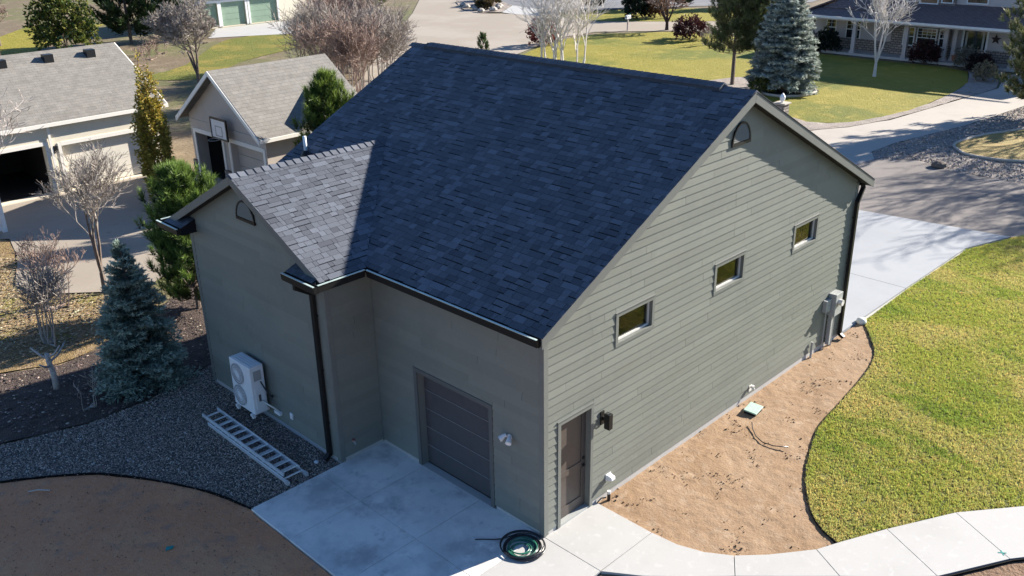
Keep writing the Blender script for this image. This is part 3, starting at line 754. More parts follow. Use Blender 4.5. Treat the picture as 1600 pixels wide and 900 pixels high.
for zz in (.9, 2.2, 3.5):
    fbox(Fg, W-.13, W-.01, .02, .125, zz, zz+.03).build('strap', M['gutter'], ds)

# arched gable vents
def gable_vent(F, uc, z0, wd, hh):
    m = MB(); n = 14; ro, ri = wd/2, wd/2-.045
    arc = [(math.pi*i/n) for i in range(n+1)]
    po = [(uc+ro*math.cos(a), z0+hh*(1 if 0 else 1)*math.sin(a)) for a in arc]
    pi_ = [(uc+ri*math.cos(a), z0+.035+(hh-.07)*math.sin(a)) for a in arc]
    for i in range(n):
        a, b, c, d_ = po[i], po[i+1], pi_[i+1], pi_[i]
        m.hexa([F(a[0], .012, a[1]), F(b[0], .012, b[1]), F(c[0], .012, c[1]), F(d_[0], .012, d_[1]), F(a[0], .055, a[1]), F(b[0], .055, b[1]), F(c[0], .055, c[1]), F(d_[0], .055, d_[1])])
    fbox(F, uc-ro, uc+ro, .012, .057, z0-.03, z0+.036, m)
    v_ = m.build('gable_vent', M['gutter'], shop)
    MB().prism([F(p[0], .0335, p[1]) for p in po], Vector(F(0, .035, 0))-Vector(F(0, .0335, 0))).build('vent_screen', M['gutter'], v_)
    k = 0; z = z0+.05
    while z < z0+hh-.07:
        s_ = math.sqrt(max(0, 1-((z-z0-.035)/(hh-.07))**2))*ri
        if s_ > .04:
            mm = MB(); mm.hexa([F(uc-s_, .036, z+.03), F(uc+s_, .036, z+.03), F(uc+s_, .046, z), F(uc-s_, .046, z), F(uc-s_, .036, z+.034), F(uc+s_, .036, z+.034), F(uc+s_, .046, z+.005), F(uc-s_, .046, z+.005)])
            mm.build('slat', M['garage_trim'], v_)
        z += .04
gable_vent(Fg, XR-.02, 6.66, .72, .46)
gable_vent(Fb, YR-.04, 5.04, .78, .46)

# windows
for h in WIN:
    a, c, z0, z1 = h
    m = MB(); t = TR
    fbox(Fg, a, c, .001, .034, z1-t, z1, m); fbox(Fg, a, a+t, .001, .033, z0+t, z1-t, m); fbox(Fg, c-t, c, .001, .033, z0+t, z1-t, m); fbox(Fg, a, c, .001, .035, z0, z0+t, m)
    win = m.build('window', M['trim'], shop, bevel=.003)
    fbox(Fg, a-.02, c+.02, .0005, .05, z1+.002, z1+.018).build('head_flashing', M['rake'], win)
    ia, ic, i0, i1 = a+t+.001, c-t-.001, z0+t+.001, z1-t-.001
    m = MB(); s_ = .038
    fbox(Fg, ia, ic, -.10, -.045, i0, i0+s_, m); fbox(Fg, ia, ic, -.10, -.045, i1-s_, i1, m); fbox(Fg, ia, ia+s_, -.10, -.045, i0+s_, i1-s_, m); fbox(Fg, ic-s_, ic, -.10, -.045, i0+s_, i1-s_, m)
    m.build('frame', M['white_dirty'], win)
    fbox(Fg, ia+s_, ic-s_, -.079, -.072, i0+s_, i1-s_).build('pane', M['glass'], win)

# side door
a, c, z0, z1 = DOOR; t = .085
m = MB()
fbox(Fg, a, c, .001, .036, z1-t, z1, m); fbox(Fg, a, a+t, .001, .035, .01, z1-t, m); fbox(Fg, c-t, c, .001, .035, .01, z1-t, m)
frame = m.build('door_frame', M['trim'], shop, bevel=.003)
fbox(Fg, a-.015, c+.015, .0005, .05, z1+.002, z1+.016).build('head_flashing', M['rake'], frame)
fbox(Fg, a+t, c-t, -.14, .02, .001, .04).build('threshold', M['grey_metal'], frame)
ia, ic, it = a+t+.003, c-t-.003, z1-t-.004
door = fbox(Fg, ia, ic, -.155, -.115, .045, it).build('door', M['door'], shop)
m = MB(); st = .125
fbox(Fg, ia, ia+st, -.115, -.098, .045, it, m); fbox(Fg, ic-st, ic, -.115, -.098, .045, it, m)
fbox(Fg, ia+st, ic-st, -.115, -.099, .045, .045+.24, m); fbox(Fg, ia+st, ic-st, -.115, -.099, it-.13, it, m); fbox(Fg, ia+st, ic-st, -.115, -.099, .98, 1.12, m)
m.build('rail', M['door'], door)
m = MB(); cx = ic-.07
m.tube([Fg(cx, -.10, 1.02), Fg(cx, -.05, 1.02)], .028, 10); m.tube([Fg(cx, -.055, 1.02), Fg(cx-.11, -.05, 1.02)], .011, 8)
m.build('handle', M['black'], door)
MB().tube([Fg(cx, -.10, 1.18), Fg(cx, -.075, 1.18)], .032, 12).build('deadbolt', M['black'], door)

# garage door
a, c, z0, z1 = GAR; t = .10
m = MB()
fbox(Fl, a, c, .001, .036, z1-t, z1, m); fbox(Fl, a, a+t, .001, .035, .01, z1-t, m); fbox(Fl, c-t, c, .001, .035, .01, z1-t, m)
m.build('garage_frame', M['garage_trim'], shop, bevel=.003)
m = MB(); fbox(Fl, a+t, c-t, -.205, -.195, .0, z1-t, m); gd = m.build('garage_door', M['garage_door'], shop)
np_ = 5; hz = (z1-t-.02)/np_
for i in range(np_):
    zz = .015+i*hz
    m = MB(); fbox(Fl, a+t+.004, c-t-.004, -.195, -.16, zz+.004, zz+hz-.004, m)
    p = m.build('door_panel', M['garage_door'], gd, bevel=.006)
    for gz in (.5,):
        for (s0, s1) in ((.12, .47), (.53, .88)):
            pass
    fbox(Fl, a+t+.02, c-t-.02, -.1605, -.1565, zz+hz-.012, zz+hz-.005).build('seam_edge', M['grey_metal'], p)
fbox(Fl, a+t+.002, c-t-.002, -.19, -.15, .0005, .014).build('bottom_seal', M['black'], gd)
fbox(Fl, a+.02, c-.02, -.25, .03, -.08, .004).build('garage_sill', M['concrete'], shop)

# roof pipe
rp = Vector((1.75, 9.75, ZE+S*(1.75+EV)))
m = MB(); m.tube([rp-Vector((0, 0, .05)), rp+Vector((0, 0, .48))], .045, 12); pv = m.build('vent_pipe', M['white'], shop, smooth=True)
MB().lathe([(.13, -.02), (.12, .03), (.06, .12)], rp, n=14).build('pipe_boot', M['gutter'], pv)

# ================================================================== LOOSE SURFACES
def scatter(poly, n, seed, z, margin=160):
    r_ = np.random.default_rng(seed); P = np.array(poly); lo, hi = P.min(0), P.max(0)
    out = []; cnt = 0
    while cnt < n:
        q = r_.uniform(lo, hi, (n*2, 2)); q = q[inside(poly, q)]
        q = np.c_[q, np.full(len(q), z)]
        k = in_frame(q, margin); q = q[k]
        out.append(q); cnt += len(q)
        if len(out) > 60: break
    return np.concatenate(out)[:n]

OCT = np.array([(1, 0, 0), (0, 1, 0), (-1, 0, 0), (0, -1, 0), (0, 0, 1), (0, 0, -1)], float)
OCF = np.array([(0, 1, 4), (1, 2, 4), (2, 3, 4), (3, 0, 4), (1, 0, 5), (2, 1, 5), (3, 2, 5), (0, 3, 5)])
def stones(name, P, size, tints, mat, seed, flat=.6, parent=None):
    r_ = np.random.default_rng(seed); n = len(P)
    s_ = r_.uniform(size[0], size[1], n)*r_.choice([.7, 1, 1, 1.35], n)
    V = OCT[None]*(s_[:, None, None]*np.array([1, .8, flat])) * r_.uniform(.65, 1.25, (n, 6, 1))
    a = r_.uniform(0, 2*math.pi, n); c, s2 = np.cos(a), np.sin(a)
    X = V[:, :, 0]*c[:, None]-V[:, :, 1]*s2[:, None]; Y = V[:, :, 0]*s2[:, None]+V[:, :, 1]*c[:, None]
    V = np.stack([X, Y, V[:, :, 2]], 2)+P[:, None, :]
    F = (np.arange(n)[:, None, None]*6+OCF[None]).reshape(-1, 3)
    T = np.repeat(tints, 6, axis=0)
    return tag(put(name, tri_mesh(name, V.reshape(-1, 3), F, mat, T), parent), kind='stuff')
def greys(n, seed, base, var, hue=(1, 1, 1)):
    r_ = np.random.default_rng(seed); k = base*np.exp(r_.normal(0, var, n))
    return k[:, None]*np.array(hue)[None]*r_.uniform(.92, 1.08, (n, 3))

gp = scatter(gravel_poly, 50000, 1, -.028)
tg = greys(len(gp), 2, .21, .5, (1.25, 1, .82)); rr_ = np.random.default_rng(3).random(len(gp)); tg[rr_ > .985] = (.45, .42, .38)
stones('gravel', gp, (.011, .024), np.clip(tg, .01, .6), M['pebble'], 4)
mp_ = scatter(mulch_poly, 9000, 5, -.02)
tm = greys(len(mp_), 6, .09, .5, (1.25, .95, .8)); rr_ = np.random.default_rng(8).random(len(mp_)); tm[rr_ > .93] = (.42, .35, .27)
stones('leaf_litter', mp_, (.02, .05), np.clip(tm, .01, .6), M['pebble'], 7, flat=.25)
sp = scatter(sand_poly, 2200, 9, -.035)
sp = sp[np.array([noise.noise(Vector((x*1.6, y*1.6, 2)))+.5*noise.noise(Vector((x*5, y*5, 2))) > .22 for x, y in sp[:, :2]])]
stones('clods', sp, (.010, .026), greys(len(sp), 10, .62, .35), M['clod'], 11, flat=.7)
dp = scatter(dirt_poly, 2600, 12, -.035)
td = greys(len(dp), 13, .62, .3); rr_ = np.random.default_rng(14).random(len(dp)); td[rr_ > .96] = (1.3, 1.25, 1.2)
stones('dirt_clods', dp, (.006, .018), td, M['clod'], 15, flat=.6)
rb = scatter([(31.9, 8.0), (34.3, 7.9), (40.3, 6.7), (47.2, 6.0), (54.4, 4.6), (46, 3.2), (41, 4.5), (38.5, 5.5), (36, 5.9), (34.5, 5.3), (33.9, 4.4), (33.9, 3.0), (34.5, 1.5), (35, -1), (30.9, -3), (31.2, 4.2), (31.9, 5.9), (30.9, 7.3)], 5000, 16, -.01)
stones('river_stones', rb, (.025, .06), np.clip(greys(len(rb), 17, .27, .35, (1.2, 1.0, .86)), .05, .7), M['pebble'], 18)
sl_p = scatter([(-5.2, 16), (-2.2, 15.2), (0, 16.5), (.1, 17.9), (-2.2, 20), (-2.4, 21.5), (-1.4, 24.2), (-3, 26)], 3500, 19, -.02)
stones('fallen_leaves', sl_p, (.025, .055), np.clip(greys(len(sl_p), 20, .22, .4, (1.2, .95, .6)), .03, .6), M['pebble'], 21, flat=.2)

# lawn blades
def blades(name, poly, n, seed, z, hgt, wid, parent=None):
    P = scatter(poly, n, seed, z, 220); n = len(P); r_ = np.random.default_rng(seed+1)
    a = r_.uniform(0, 2*math.pi, n); h = r_.uniform(hgt[0], hgt[1], n)
    cl = np.array([noise.noise(Vector((x*5+y*2, y*11-x*2, 0)))*.65+.6*noise.noise(Vector((x*17, y*23, 4))) for x, y in P[:, :2]])
    kp = cl > -.30+.12*r_.normal(0, 1, n); P, a, h, cl = P[kp], a[kp], h[kp], cl[kp]; n = len(P)
    h *= 1+.75*cl
    lean = r_.normal(0, .5, (n, 2))*h[:, None]
    w_ = r_.uniform(wid[0], wid[1], n)
    dx = np.stack([np.cos(a), np.sin(a), np.zeros(n)], 1)*w_[:, None]
    V = np.stack([P-dx, P+dx, P+np.c_[lean, h]], 1)
    k = np.clip(r_.normal(1, .2, n), .5, 1.7)
    T = np.stack([k*r_.uniform(.9, 1.25, n), k, k*.9], 1)
    dry = r_.random(n) > .93; T[dry] *= (1.6, 1.15, 1.5)
    F = np.arange(n*3).reshape(-1, 3)
    return tag(put(name, tri_mesh(name, V.reshape(-1, 3), F, M['grass_blade'], np.repeat(T, 3, axis=0)), parent), kind='stuff')
blades('lawn_grass', lawn_poly, 560000, 31, -.03, (.025, .055), (.005, .011))
# edging strips
def strip(path, name, label, h=.07, z=-.05, mat='edging', thick=.009):
    m = MB(); n = len(path)
    P = [Vector((*p, z)) for p in path]
    for a, b_ in zip(P, P[1:]):
        t = (b_-a).normalized(); s_ = Vector((-t.y, t.x, 0))*thick
        m.hexa([a-s_, b_-s_, b_+s_, a+s_, a-s_+Vector((0, 0, h)), b_-s_+Vector((0, 0, h)), b_+s_+Vector((0, 0, h)), a+s_+Vector((0, 0, h))])
    return tag(m.build(name, M[mat]), label, 'edging')
strip(LE, 'landscape_edging', 'thin black edging curving between the sand bed and green lawn', h=.055, z=-.06)
strip(EG, 'landscape_edging', 'thin black edging between dark gravel and the brown dirt bed', h=.07, z=-.07)
strip([(2.2, -4.0), (2.88, -4.71), (3.5, -5.4), (4.09, -6.0), (5.48, -6.77), (6.5, -7.55)], 'landscape_edging', 'thin black edging along the dirt side of the sidewalk', h=.07, z=-.07)

# ================================================================== THINGS BY THE BUILDING
# heat pump
hp = empty('heat_pump', (-1.45, 8.2, 0), 'white twin-fan heat pump unit standing against the wing wall', 'heat pump')
L = Vector((1.45, -8.2, 0))
def lb(a, b): return (a[0]+1.45, a[1]-8.2, a[2]), (b[0]+1.45, b[1]-8.2, b[2])
HX0, HX1, HY0, HY1, HZ0, HZ1 = -1.66, -1.30, 7.74, 8.66, .30, 1.54
body = MB().box(*lb((HX0, HY0, HZ0), (HX1, HY1, HZ1))).build('casing', M['white'], hp, bevel=.018)
for i in range(4):
    MB().box(*lb((HX0+.05+i*.075, HY0+.05, HZ1+.0), (HX0+.085+i*.075, HY1-.05, HZ1+.008))).build('lid_rib', M['white'], body)
M['fan_dark'] = nmat('fan_dark', (.10, .10, .10), rough=.6)
for zc in (.63, 1.20):
    fc = Vector((HX0-.002+1.45, 8.33-8.2, zc))
    m = MB(); m.lathe([(.27, -.012), (.27, .002)], fc, axis=0, n=32); fan = m.build('fan_opening', M['fan_dark'], hp)
    m = MB()
    for r_ in (.272, .21, .15, .09):
        m.tube([fc+Vector((-.016, r_*math.cos(a), r_*math.sin(a))) for a in np.linspace(0, 2*math.pi, 33)[:-1]], .006, 5, closed=True)
    for a in np.linspace(0, 2*math.pi, 37)[:-1]:
        m.tube([fc+Vector((-.017, .05*math.cos(a), .05*math.sin(a))), fc+Vector((-.017, .272*math.cos(a+.25), .272*math.sin(a+.25)))], .004, 4)
    m.build('grille', M['white'], fan)
    m = MB(); m.lathe([(.06, -.022), (.062, -.012)], fc, axis=0, n=20); m.build('grille_hub', M['white'], fan)
m = MB().box(*lb((HX0+.06, HY0-.022, .42), (HX1-.05, HY0, .98))); m.build('valve_cover', M['white'], hp, bevel=.01)
MB().box(*lb((HX0+.14, HY0-.026, .62), (HX0+.2, HY0-.022, .80))).build('rating_label', M['fan_dark'], hp)
MB().box(*lb((HX0+.08, HY0-.004, 1.16), (HX1-.08, HY0-.001, 1.42))).build('handle_recess', M['grey_metal'], hp)
for yy in (HY0+.1, HY1-.14):
    m = MB().box(*lb((HX0-.05, yy, .24), (XB-.03, yy+.05, .30))); m.build('bracket_arm', M['white'], hp)
    MB().box(*lb((HX0-.02, yy-.01, .17), (HX0+.05, yy+.06, .238))).build('foot', M['white'], hp)
m = MB(); m.tube([L+Vector(p) for p in smooth3] if False else [L+Vector(p) for p in ((-1.42, HY0-.01, 1.12), (-1.42, HY0-.16, 1.0), (-1.38, HY0-.26, .86), (-1.30, HY0-.26, .74), (-1.24, HY0-.14, .68), (-1.21, HY0-.1, .70))], .018, 8); m.build('refrigerant_line', M['hose_black'], hp, smooth=True)
m = MB(); m.tube([L+Vector(p) for p in ((-1.45, HY0-.01, .62), (-1.42, HY0-.14, .58), (-1.34, HY0-.3, .50), (-1.25, HY0-.34, .40), (-1.22, HY0-.34, .30))], .02, 8); m.build('conduit', M['white_dirty'], hp, smooth=True)
m = MB().box(*lb((XB-.10, HY0-.46, .30), (XB-.027, HY0-.22, .38))); m.build('conduit_bracket', M['white'], hp)

# ladder
lad = empty('extension_ladder', (-2.2, 7.05, 0), 'aluminium extension ladder lying flat on the dark gravel', 'ladder')
def ladder_section(x0, x1, y0, y1, z, nr, off):
    for xx in (x0, x1):
        m = MB(); m.box((xx-.016, y0, z), (xx+.016, y1, z+.085)); m.build('rail', M['alu'], lad, bevel=.004)
    for i in range(nr):
        y = y0+off+i*.305
        if y > y1-.05: break
        MB().tube([(x0+.012, y, z+.043), (x1-.012, y, z+.043)], .022, 8).build('rung', M['alu'], lad)
ladder_section(-.235, .235, -1.82, 1.62, -.02, 12, .15)
ladder_section(-.195, .195, -1.66, 1.95, .072, 12, .10)
for xx in (-.235, .235):
    MB().box((xx-.03, -1.9, -.03), (xx+.03, -1.76, .06)).build('foot', M['alu'], lad)
lad.rotation_euler = (0, 0, R(-.6))

# hoses
def coil(name, label, c, r0, r1, turns, rad, mat, seed, z0=.0, tail=None):
    r_ = random.Random(seed); pts = []; n = int(turns*36)
    for i in range(n):
        t = i/(n-1); a = 2*math.pi*turns*t+seed
        lay_ = (math.sin(t*turns*2.1+seed)*.5+.5)
        r_k = r0+(r1-r0)*(.5+.5*math.sin(a/2.83+seed))
        ox = .035*math.sin(a*.37+1); oy = .035*math.cos(a*.29)
        pts.append((c[0]+ox+r_k*math.cos(a), c[1]+oy+r_k*math.sin(a), z0+rad+lay_*rad*3.2))
    if tail: pts += tail
    m = MB(); m.tube(pts, rad, 8)
    return tag(m.build(name, M[mat], smooth=True), label, 'hose')
coil('garden_hose', 'coiled black hose at the shop corner with one end straying over the pad', (-.52, .10), .30, .42, 9, .012, 'hose_black', 1, tail=[(-.62, .52, .04), (-.74, .66, .016), (-.86, .80, .014), (-.98, .92, .014)])
coil('garden_hose', 'coiled green hose lying inside the black hose coil', (-.56, .07), .17, .29, 6, .012, 'hose_green', 2)

# valve box, tubing, pvc cap, small bits
vb = empty('valve_box', (6.98, -.42, -.03), 'pale green irrigation valve box lid set in the sand', 'valve box')
MB().box((-.19, -.15, -.1), (.19, .15, .05)).build('box_body', M['black'], vb, bevel=.006)
MB().box((-.205, -.165, .05), (.205, .165, .085)).build('lid', M['valve_green'], vb, bevel=.01)
vb.rotation_euler = (R(4), R(-4), R(6))
m = MB(); m.tube([(6.42, -.72, .03), (6.22, -.86, .0), (6.0, -1.08, -.01), (5.88, -1.32, -.01), (5.90, -1.58, .0), (6.05, -1.87, .02)], .012, 8)
tag(m.build('drip_tubing', M['hose_black'], smooth=True), 'short curved piece of black drip tubing lying on the sand', 'tubing')
m = MB(); m.lathe([(.04, 0), (.13, .0), (.15, .06), (.12, .14), (.05, .17)], (13.42, -.10, -.04), n=14)
tag(m.build('edging_stone', M['white_dirty'], smooth=True), 'round white stone where driveway, lawn edging and sand meet', 'stone')
m = MB(); m.lathe([(.05, 0), (.055, .04), (.03, .06)], (-1.55, 5.45, -.03), n=14)
tag(m.build('pipe_cap', M['white'], smooth=True), 'small white pipe cap on the gravel by the wing downspout', 'cap')
m = MB(); m.poly([(-5.22, 5.16, -.02), (-5.10, 5.08, -.015), (-5.16, 5.0, -.01), (-5.30, 5.05, -.02)]); m.prism([(-5.24, 5.12, -.03), (-5.12, 5.10, -.03), (-5.18, 5.02, -.03)], (0, 0, .02))
M['teal'] = nmat('teal', (.02, .25, .22), rough=.5)
tag(m.build('plastic_scrap', M['teal']), 'scrap of teal plastic lying on the brown dirt', 'scrap')
m = MB()
for a in (.7, 2.2):
    d_ = Vector((math.cos(a), math.sin(a), 0))*.075; n_ = Vector((-math.sin(a), math.cos(a), 0))*.011; c_ = Vector((5.56, -6.56, .0035+a*.0012))
    m.poly([c_-d_-n_, c_+d_-n_, c_+d_+n_, c_-d_+n_])
tag(m.build('paint_mark', M['teal']), 'small teal cross sprayed on the sidewalk edge', 'mark')
m = MB(); m.tube([(-6.42, 9.02, -.01), (-6.25, 8.9, .015), (-6.08, 8.72, .0)], .015, 6)
tag(m.build('stick', M['bark_pale']), 'pale broken stick on the brown dirt', 'stick')

# wall fittings
lamp = empty('wall_lantern', (1.82, -.02, 1.95), 'dark up-and-down box wall lamp beside the side door', 'lamp')
MB().box((-.21, -.028, -.13), (-.10, 0.0, .17)).build('back_plate', M['gutter'], lamp, bevel=.004)
MB().box((-.17, -.10, -.02), (-.13, -.028, .06)).build('arm', M['gutter'], lamp)
body = MB().box((-.205, -.235, -.17), (-.095, -.10, .17)).build('housing', M['grey_metal'] if False else M['gutter'], lamp, bevel=.004)
MB().box((-.18, -.21, .1705), (-.12, -.125, .174)).build('lens', M['dark_glass'], body)
fl = empty('flood_light', (-.02, .87, 1.92), 'white twin-head flood light on the shaded wall by the garage door', 'lamp')
MB().lathe([(.06, -.02), (.06, .0)], (0, 0, 0), axis=0, n=18).build('base_plate', M['white'], fl)
for s_ in (-1, 1):
    m = MB(); m.tube([(-.02, s_*.02, 0), (-.07, s_*.06, .02)], .014, 8)
    m.tube([(-.05, s_*.05, .045), (-.09, s_*.075, .03), (-.15, s_*.11, -.02), (-.17, s_*.12, -.03)], [.03, .04, .062, .062], 14); m.build('lamp_head', M['white'], fl, smooth=False)
MB().lathe([(.02, -.07), (.035, -.04), (.02, -.02)], (-.02, 0, -.05), axis=2, n=12).build('motion_sensor', M['white'], fl)
dv = empty('dryer_vent', (1.92, -.02, .45), 'white vent hood low on the lap siding near the side door', 'vent')
MB().box((-.08, -.012, -.08), (.08, 0, .08)).build('flange', M['white'], dv)
MB().prism([(-.065, -.012, .065), (-.065, -.14, .045), (-.065, -.15, -.03), (-.065, -.012, -.065)], (.13, 0, 0)).build('hood', M['white'], dv, bevel=.012)
st = empty('stub_pipe', (1.84, -.12, 0), 'dark pipe stub with white cap at the sidewalk corner', 'pipe')
MB().tube([(0, 0, -.1), (0, 0, .12)], .035, 10).build('pipe', M['black'], st)
MB().tube([(0, 0, .12), (0, 0, .18)], .042, 10).build('cap', M['white_dirty'], st)
MB().tube([(-.3, .06, .02), (-.16, .07, .05), (-.05, .03, .03)], .014, 6).build('cable', M['black'], st)
hb = empty('hose_bib', (7.46, -.02, .28), 'white hose tap low on the sunlit siding above the sand', 'tap')
MB().tube([(0, 0, 0), (0, -.10, 0), (0, -.12, -.05)], .022, 8).build('spout', M['white_dirty'], hb)
MB().lathe([(.045, .0), (.045, .012)], (0, -.07, .045), n=12).build('handle', M['white_dirty'], hb)
MB().box((-.06, -.01, -.12), (.06, 0, .05)).build('plate', M['white_dirty'], hb)
h2 = empty('hose_bib', (-.86, YI-.02, .43), 'red-handled hose tap on the shaded inner corner wall', 'tap')
MB().tube([(0, 0, 0), (0, -.08, 0), (0, -.10, -.05)], .018, 8).build('spout', M['grey_metal'], h2)
MB().lathe([(.035, .0), (.035, .012)], (0, -.05, .04), n=12).build('handle', nmat('red_paint', (.45, .12, .10), rough=.5), h2)
ob = empty('outlet_box', (XB-.02, 6.85, .45), 'small white outlet box low on the wing wall', 'outlet')
MB().box((-.03, -.055, -.08), (0, .055, .08)).build('cover', M['white'], ob, bevel=.006)
MB().box((-.04, -.035, -.03), (-.0305, .035, .045)).build('flap', M['white'], ob)
em = empty('electric_meter', (11.25, -.02, 0), 'grey electric service panel with meter and conduits at far wall corner', 'meter')
MB().box((-.02, -.22, .95), (.36, 0, 1.58)).build('panel', M['grey_metal'], em, bevel=.008)
m = MB(); m.tube([(.17, -.22, 1.33), (.17, -.33, 1.33)], .085, 16); m.build('meter_dial', M['white_dirty'], em)
MB().box((.04, -.13, .05), (.15, -.02, .95)).build('conduit', M['grey_metal'], em, bevel=.01)
MB().tube([(.28, -.07, -.05), (.28, -.07, .95)], .03, 10).build('conduit', M['grey_metal'], em)
MB().box((-.32, -.11, 1.12), (-.05, 0, 1.46)).build('disconnect_box', M['grey_metal'], em, bevel=.006)
MB().tube([(-.18, -.05, -.05), (-.18, -.05, 1.12)], .018, 8).build('conduit', M['grey_metal'], em)
MB().tube([(-.78, -.05, -.05), (-.78, -.05, .42)], .03, 10).build('pipe_stub', M['grey_metal'], em)

# ================================================================== VEGETATION
def tubes(seg, sides):
    """seg: (n,8) p0 p1 r0 r1 -> verts, quads"""
    p0, p1, r0, r1 = seg[:, :3], seg[:, 3:6], seg[:, 6], seg[:, 7]
    t = p1-p0; t /= np.maximum(np.linalg.norm(t, axis=1, keepdims=True), 1e-9)
    ref = np.where(np.abs(t[:, 2:3]) > .9, np.array([[1., 0, 0]]), np.array([[0, 0, 1.]]))
    a = np.cross(t, ref); a /= np.linalg.norm(a, axis=1, keepdims=True); b = np.cross(t, a)
    an = np.arange(sides)*2*math.pi/sides
    ring = a[:, None, :]*np.cos(an)[None, :, None]+b[:, None, :]*np.sin(an)[None, :, None]
    V = np.concatenate([p0[:, None]+ring*r0[:, None, None], p1[:, None]+ring*r1[:, None, None]], 1)
    j = np.arange(sides); k = (j+1) % sides
    F = np.stack([j, k, k+sides, j+sides], 1)
    F = (np.arange(len(seg))[:, None, None]*2*sides+F[None]).reshape(-1, 4)
    return V.reshape(-1, 3), F

def grow(seed, h, spread, trunk_r, fork=.3, leaders=3, twig=.006, dens=1.0, levels=4, up=.35, lean=(0, 0), low=.45):
    """bare tree: returns trunk and branch segments about the origin"""
    r_ = random.Random(seed); T, B = [], []
    def rv(s_): return Vector((r_.gauss(0, s_), r_.gauss(0, s_), r_.gauss(0, s_)))
    def limb(p, d, L, r, lev):
        n = 7 if lev == 0 else 4; st = L/n; nodes = []
        for i in range(n):
            d = (d+rv(.13 if lev else .05)+Vector((0, 0, up*.22 if lev else .1))).normalized()
            q = p+d*st; rr = max(twig, r*(1-(i+1)/n*.62))
            (T if lev <= 0 else B).append((*p, *q, max(twig, r*(1-i/n*.62)), rr))
            nodes.append((q.copy(), d.copy(), rr)); p = q
        if lev >= levels: return
        kids = [leaders*2+1, 6, 5, 5, 4][min(lev+1, 4)]*dens
        kids = int(kids)+(1 if r_.random() < kids % 1 else 0)
        for k in range(kids):
            f = (k+.5)/kids; i = min(n-1, int((.25+.75*f)*n)) if lev > 0 else min(n-1, int((low+(1-low)*f)*n))
            q, dd, rr = nodes[i]
            az = r_.uniform(0, 2*math.pi)
            side = Vector((math.cos(az), math.sin(az), 0)); side = (side-dd*side.dot(dd)).normalized()
            an = r_.uniform(.5, .95)
            nd = (dd*math.cos(an)+side*math.sin(an)*spread).normalized()
            limb(q, nd, L*r_.uniform(.48, .78)*(1-.25*f), rr*r_.uniform(.55, .75), lev+1)
    d0 = Vector((lean[0], lean[1], 1)).normalized()
    base = Vector((0, 0, -.1)); top = d0*(h*fork)
    n = 4
    for i in range(n):
        a = base+(top-base)*(i/n)+rv(.012*h*(i > 0)*.3); b = base+(top-base)*((i+1)/n)
        T.append((*(base+(top-base)*(i/n)), *b, trunk_r*(1.25-.1*i if i == 0 else 1.1-.06*i), trunk_r*(1.1-.06*(i+1))))
    for k in range(leaders):
        az = 2*math.pi*k/leaders+r_.uniform(-.4, .4); tilt = r_.uniform(.18, .5)*spread if k else .08
        limb(top, Vector((math.cos(az)*math.sin(tilt), math.sin(az)*math.sin(tilt), math.cos(tilt))), h*(1-fork)*r_.uniform(.78, .98), trunk_r*r_.uniform(.6, .8), 0)
    T, B = np.array(T), np.array(B)
    zm = max(T[:, 5].max(), B[:, 5].max() if len(B) else 0)
    k = h/zm; T[:, :6] *= k
    if len(B): B[:, :6] *= k
    return T, B

def bare_tree(name, label, loc, seed, h, spread, trunk_r, bark, twigm=None, rot=0, group=None, **kw):
    T, B = grow(seed, h, spread, trunk_r, **kw)
    t = empty(name, (*loc, 0), label, 'tree' if 'shrub' not in name else 'shrub', group)
    V, F = tubes(T, 6); put('trunk', tri_mesh('trunk', V, F, M[bark]), t)
    V, F = tubes(B, 3); put('crown', tri_mesh('crown', V, F, M[twigm or bark]), t)
    t.rotation_euler = (0, 0, rot)
    return t

def shrub_clump(name, label, loc, seed, h, rad, stems, bark, twig=.006, levels=3, dens=1.0, group=None, low=.45, spread=.9):
    """many stems rising from the ground"""
    r_ = random.Random(seed); A = []
    st = []
    for k in range(stems):
        az = r_.uniform(0, 2*math.pi); rr = rad*.25*math.sqrt(r_.random())
        T, B = grow(seed*31+k, h*r_.uniform(.7, 1), spread, .022*h/2, fork=.12, leaders=1, twig=twig, dens=dens, levels=levels, low=low, lean=(math.cos(az)*rad/h*.5, math.sin(az)*rad/h*.5))
        off = np.array([math.cos(az)*rr, math.sin(az)*rr, 0]*2+[0, 0])
        st.append(T+off); st.append(np.array([(0, 0, -.06, math.cos(az)*rr, math.sin(az)*rr, -.02, .03, .03)]))
        if len(B): A.append(B+off)
    t = empty(name, (*loc, 0), label, 'shrub', group)
    V, F = tubes(np.concatenate(st), 5); put('stems', tri_mesh('stems', V, F, M[bark]), t)
    V, F = tubes(np.concatenate(A), 3); put('crown', tri_mesh('crown', V, F, M[bark]), t)
    return t

def needles(Cn, D, L, Wd, k, spread, tint, r_):
    """k thin triangles at each centre Cn fanning about direction D"""
    n = len(Cn)
    P = np.repeat(Cn, k, 0); Dd = np.repeat(D, k, 0)+r_.normal(0, spread, (n*k, 3))
    Dd /= np.linalg.norm(Dd, axis=1, keepdims=True)
    s_ = np.cross(Dd, r_.normal(0, 1, (n*k, 3))); s_ /= np.linalg.norm(s_, axis=1, keepdims=True)
    l = r_.uniform(.65, 1.2, (n*k, 1))*L; wv = Wd*r_.uniform(.7, 1.3, (n*k, 1))
    V = np.stack([P-s_*wv, P+s_*wv, P+Dd*l], 1).reshape(-1, 3)
    T = np.repeat(np.repeat(tint, k, 0)*r_.uniform(.8, 1.22, (n*k, 1)), 3, 0)
    return V, np.arange(len(V)).reshape(-1, 3), T

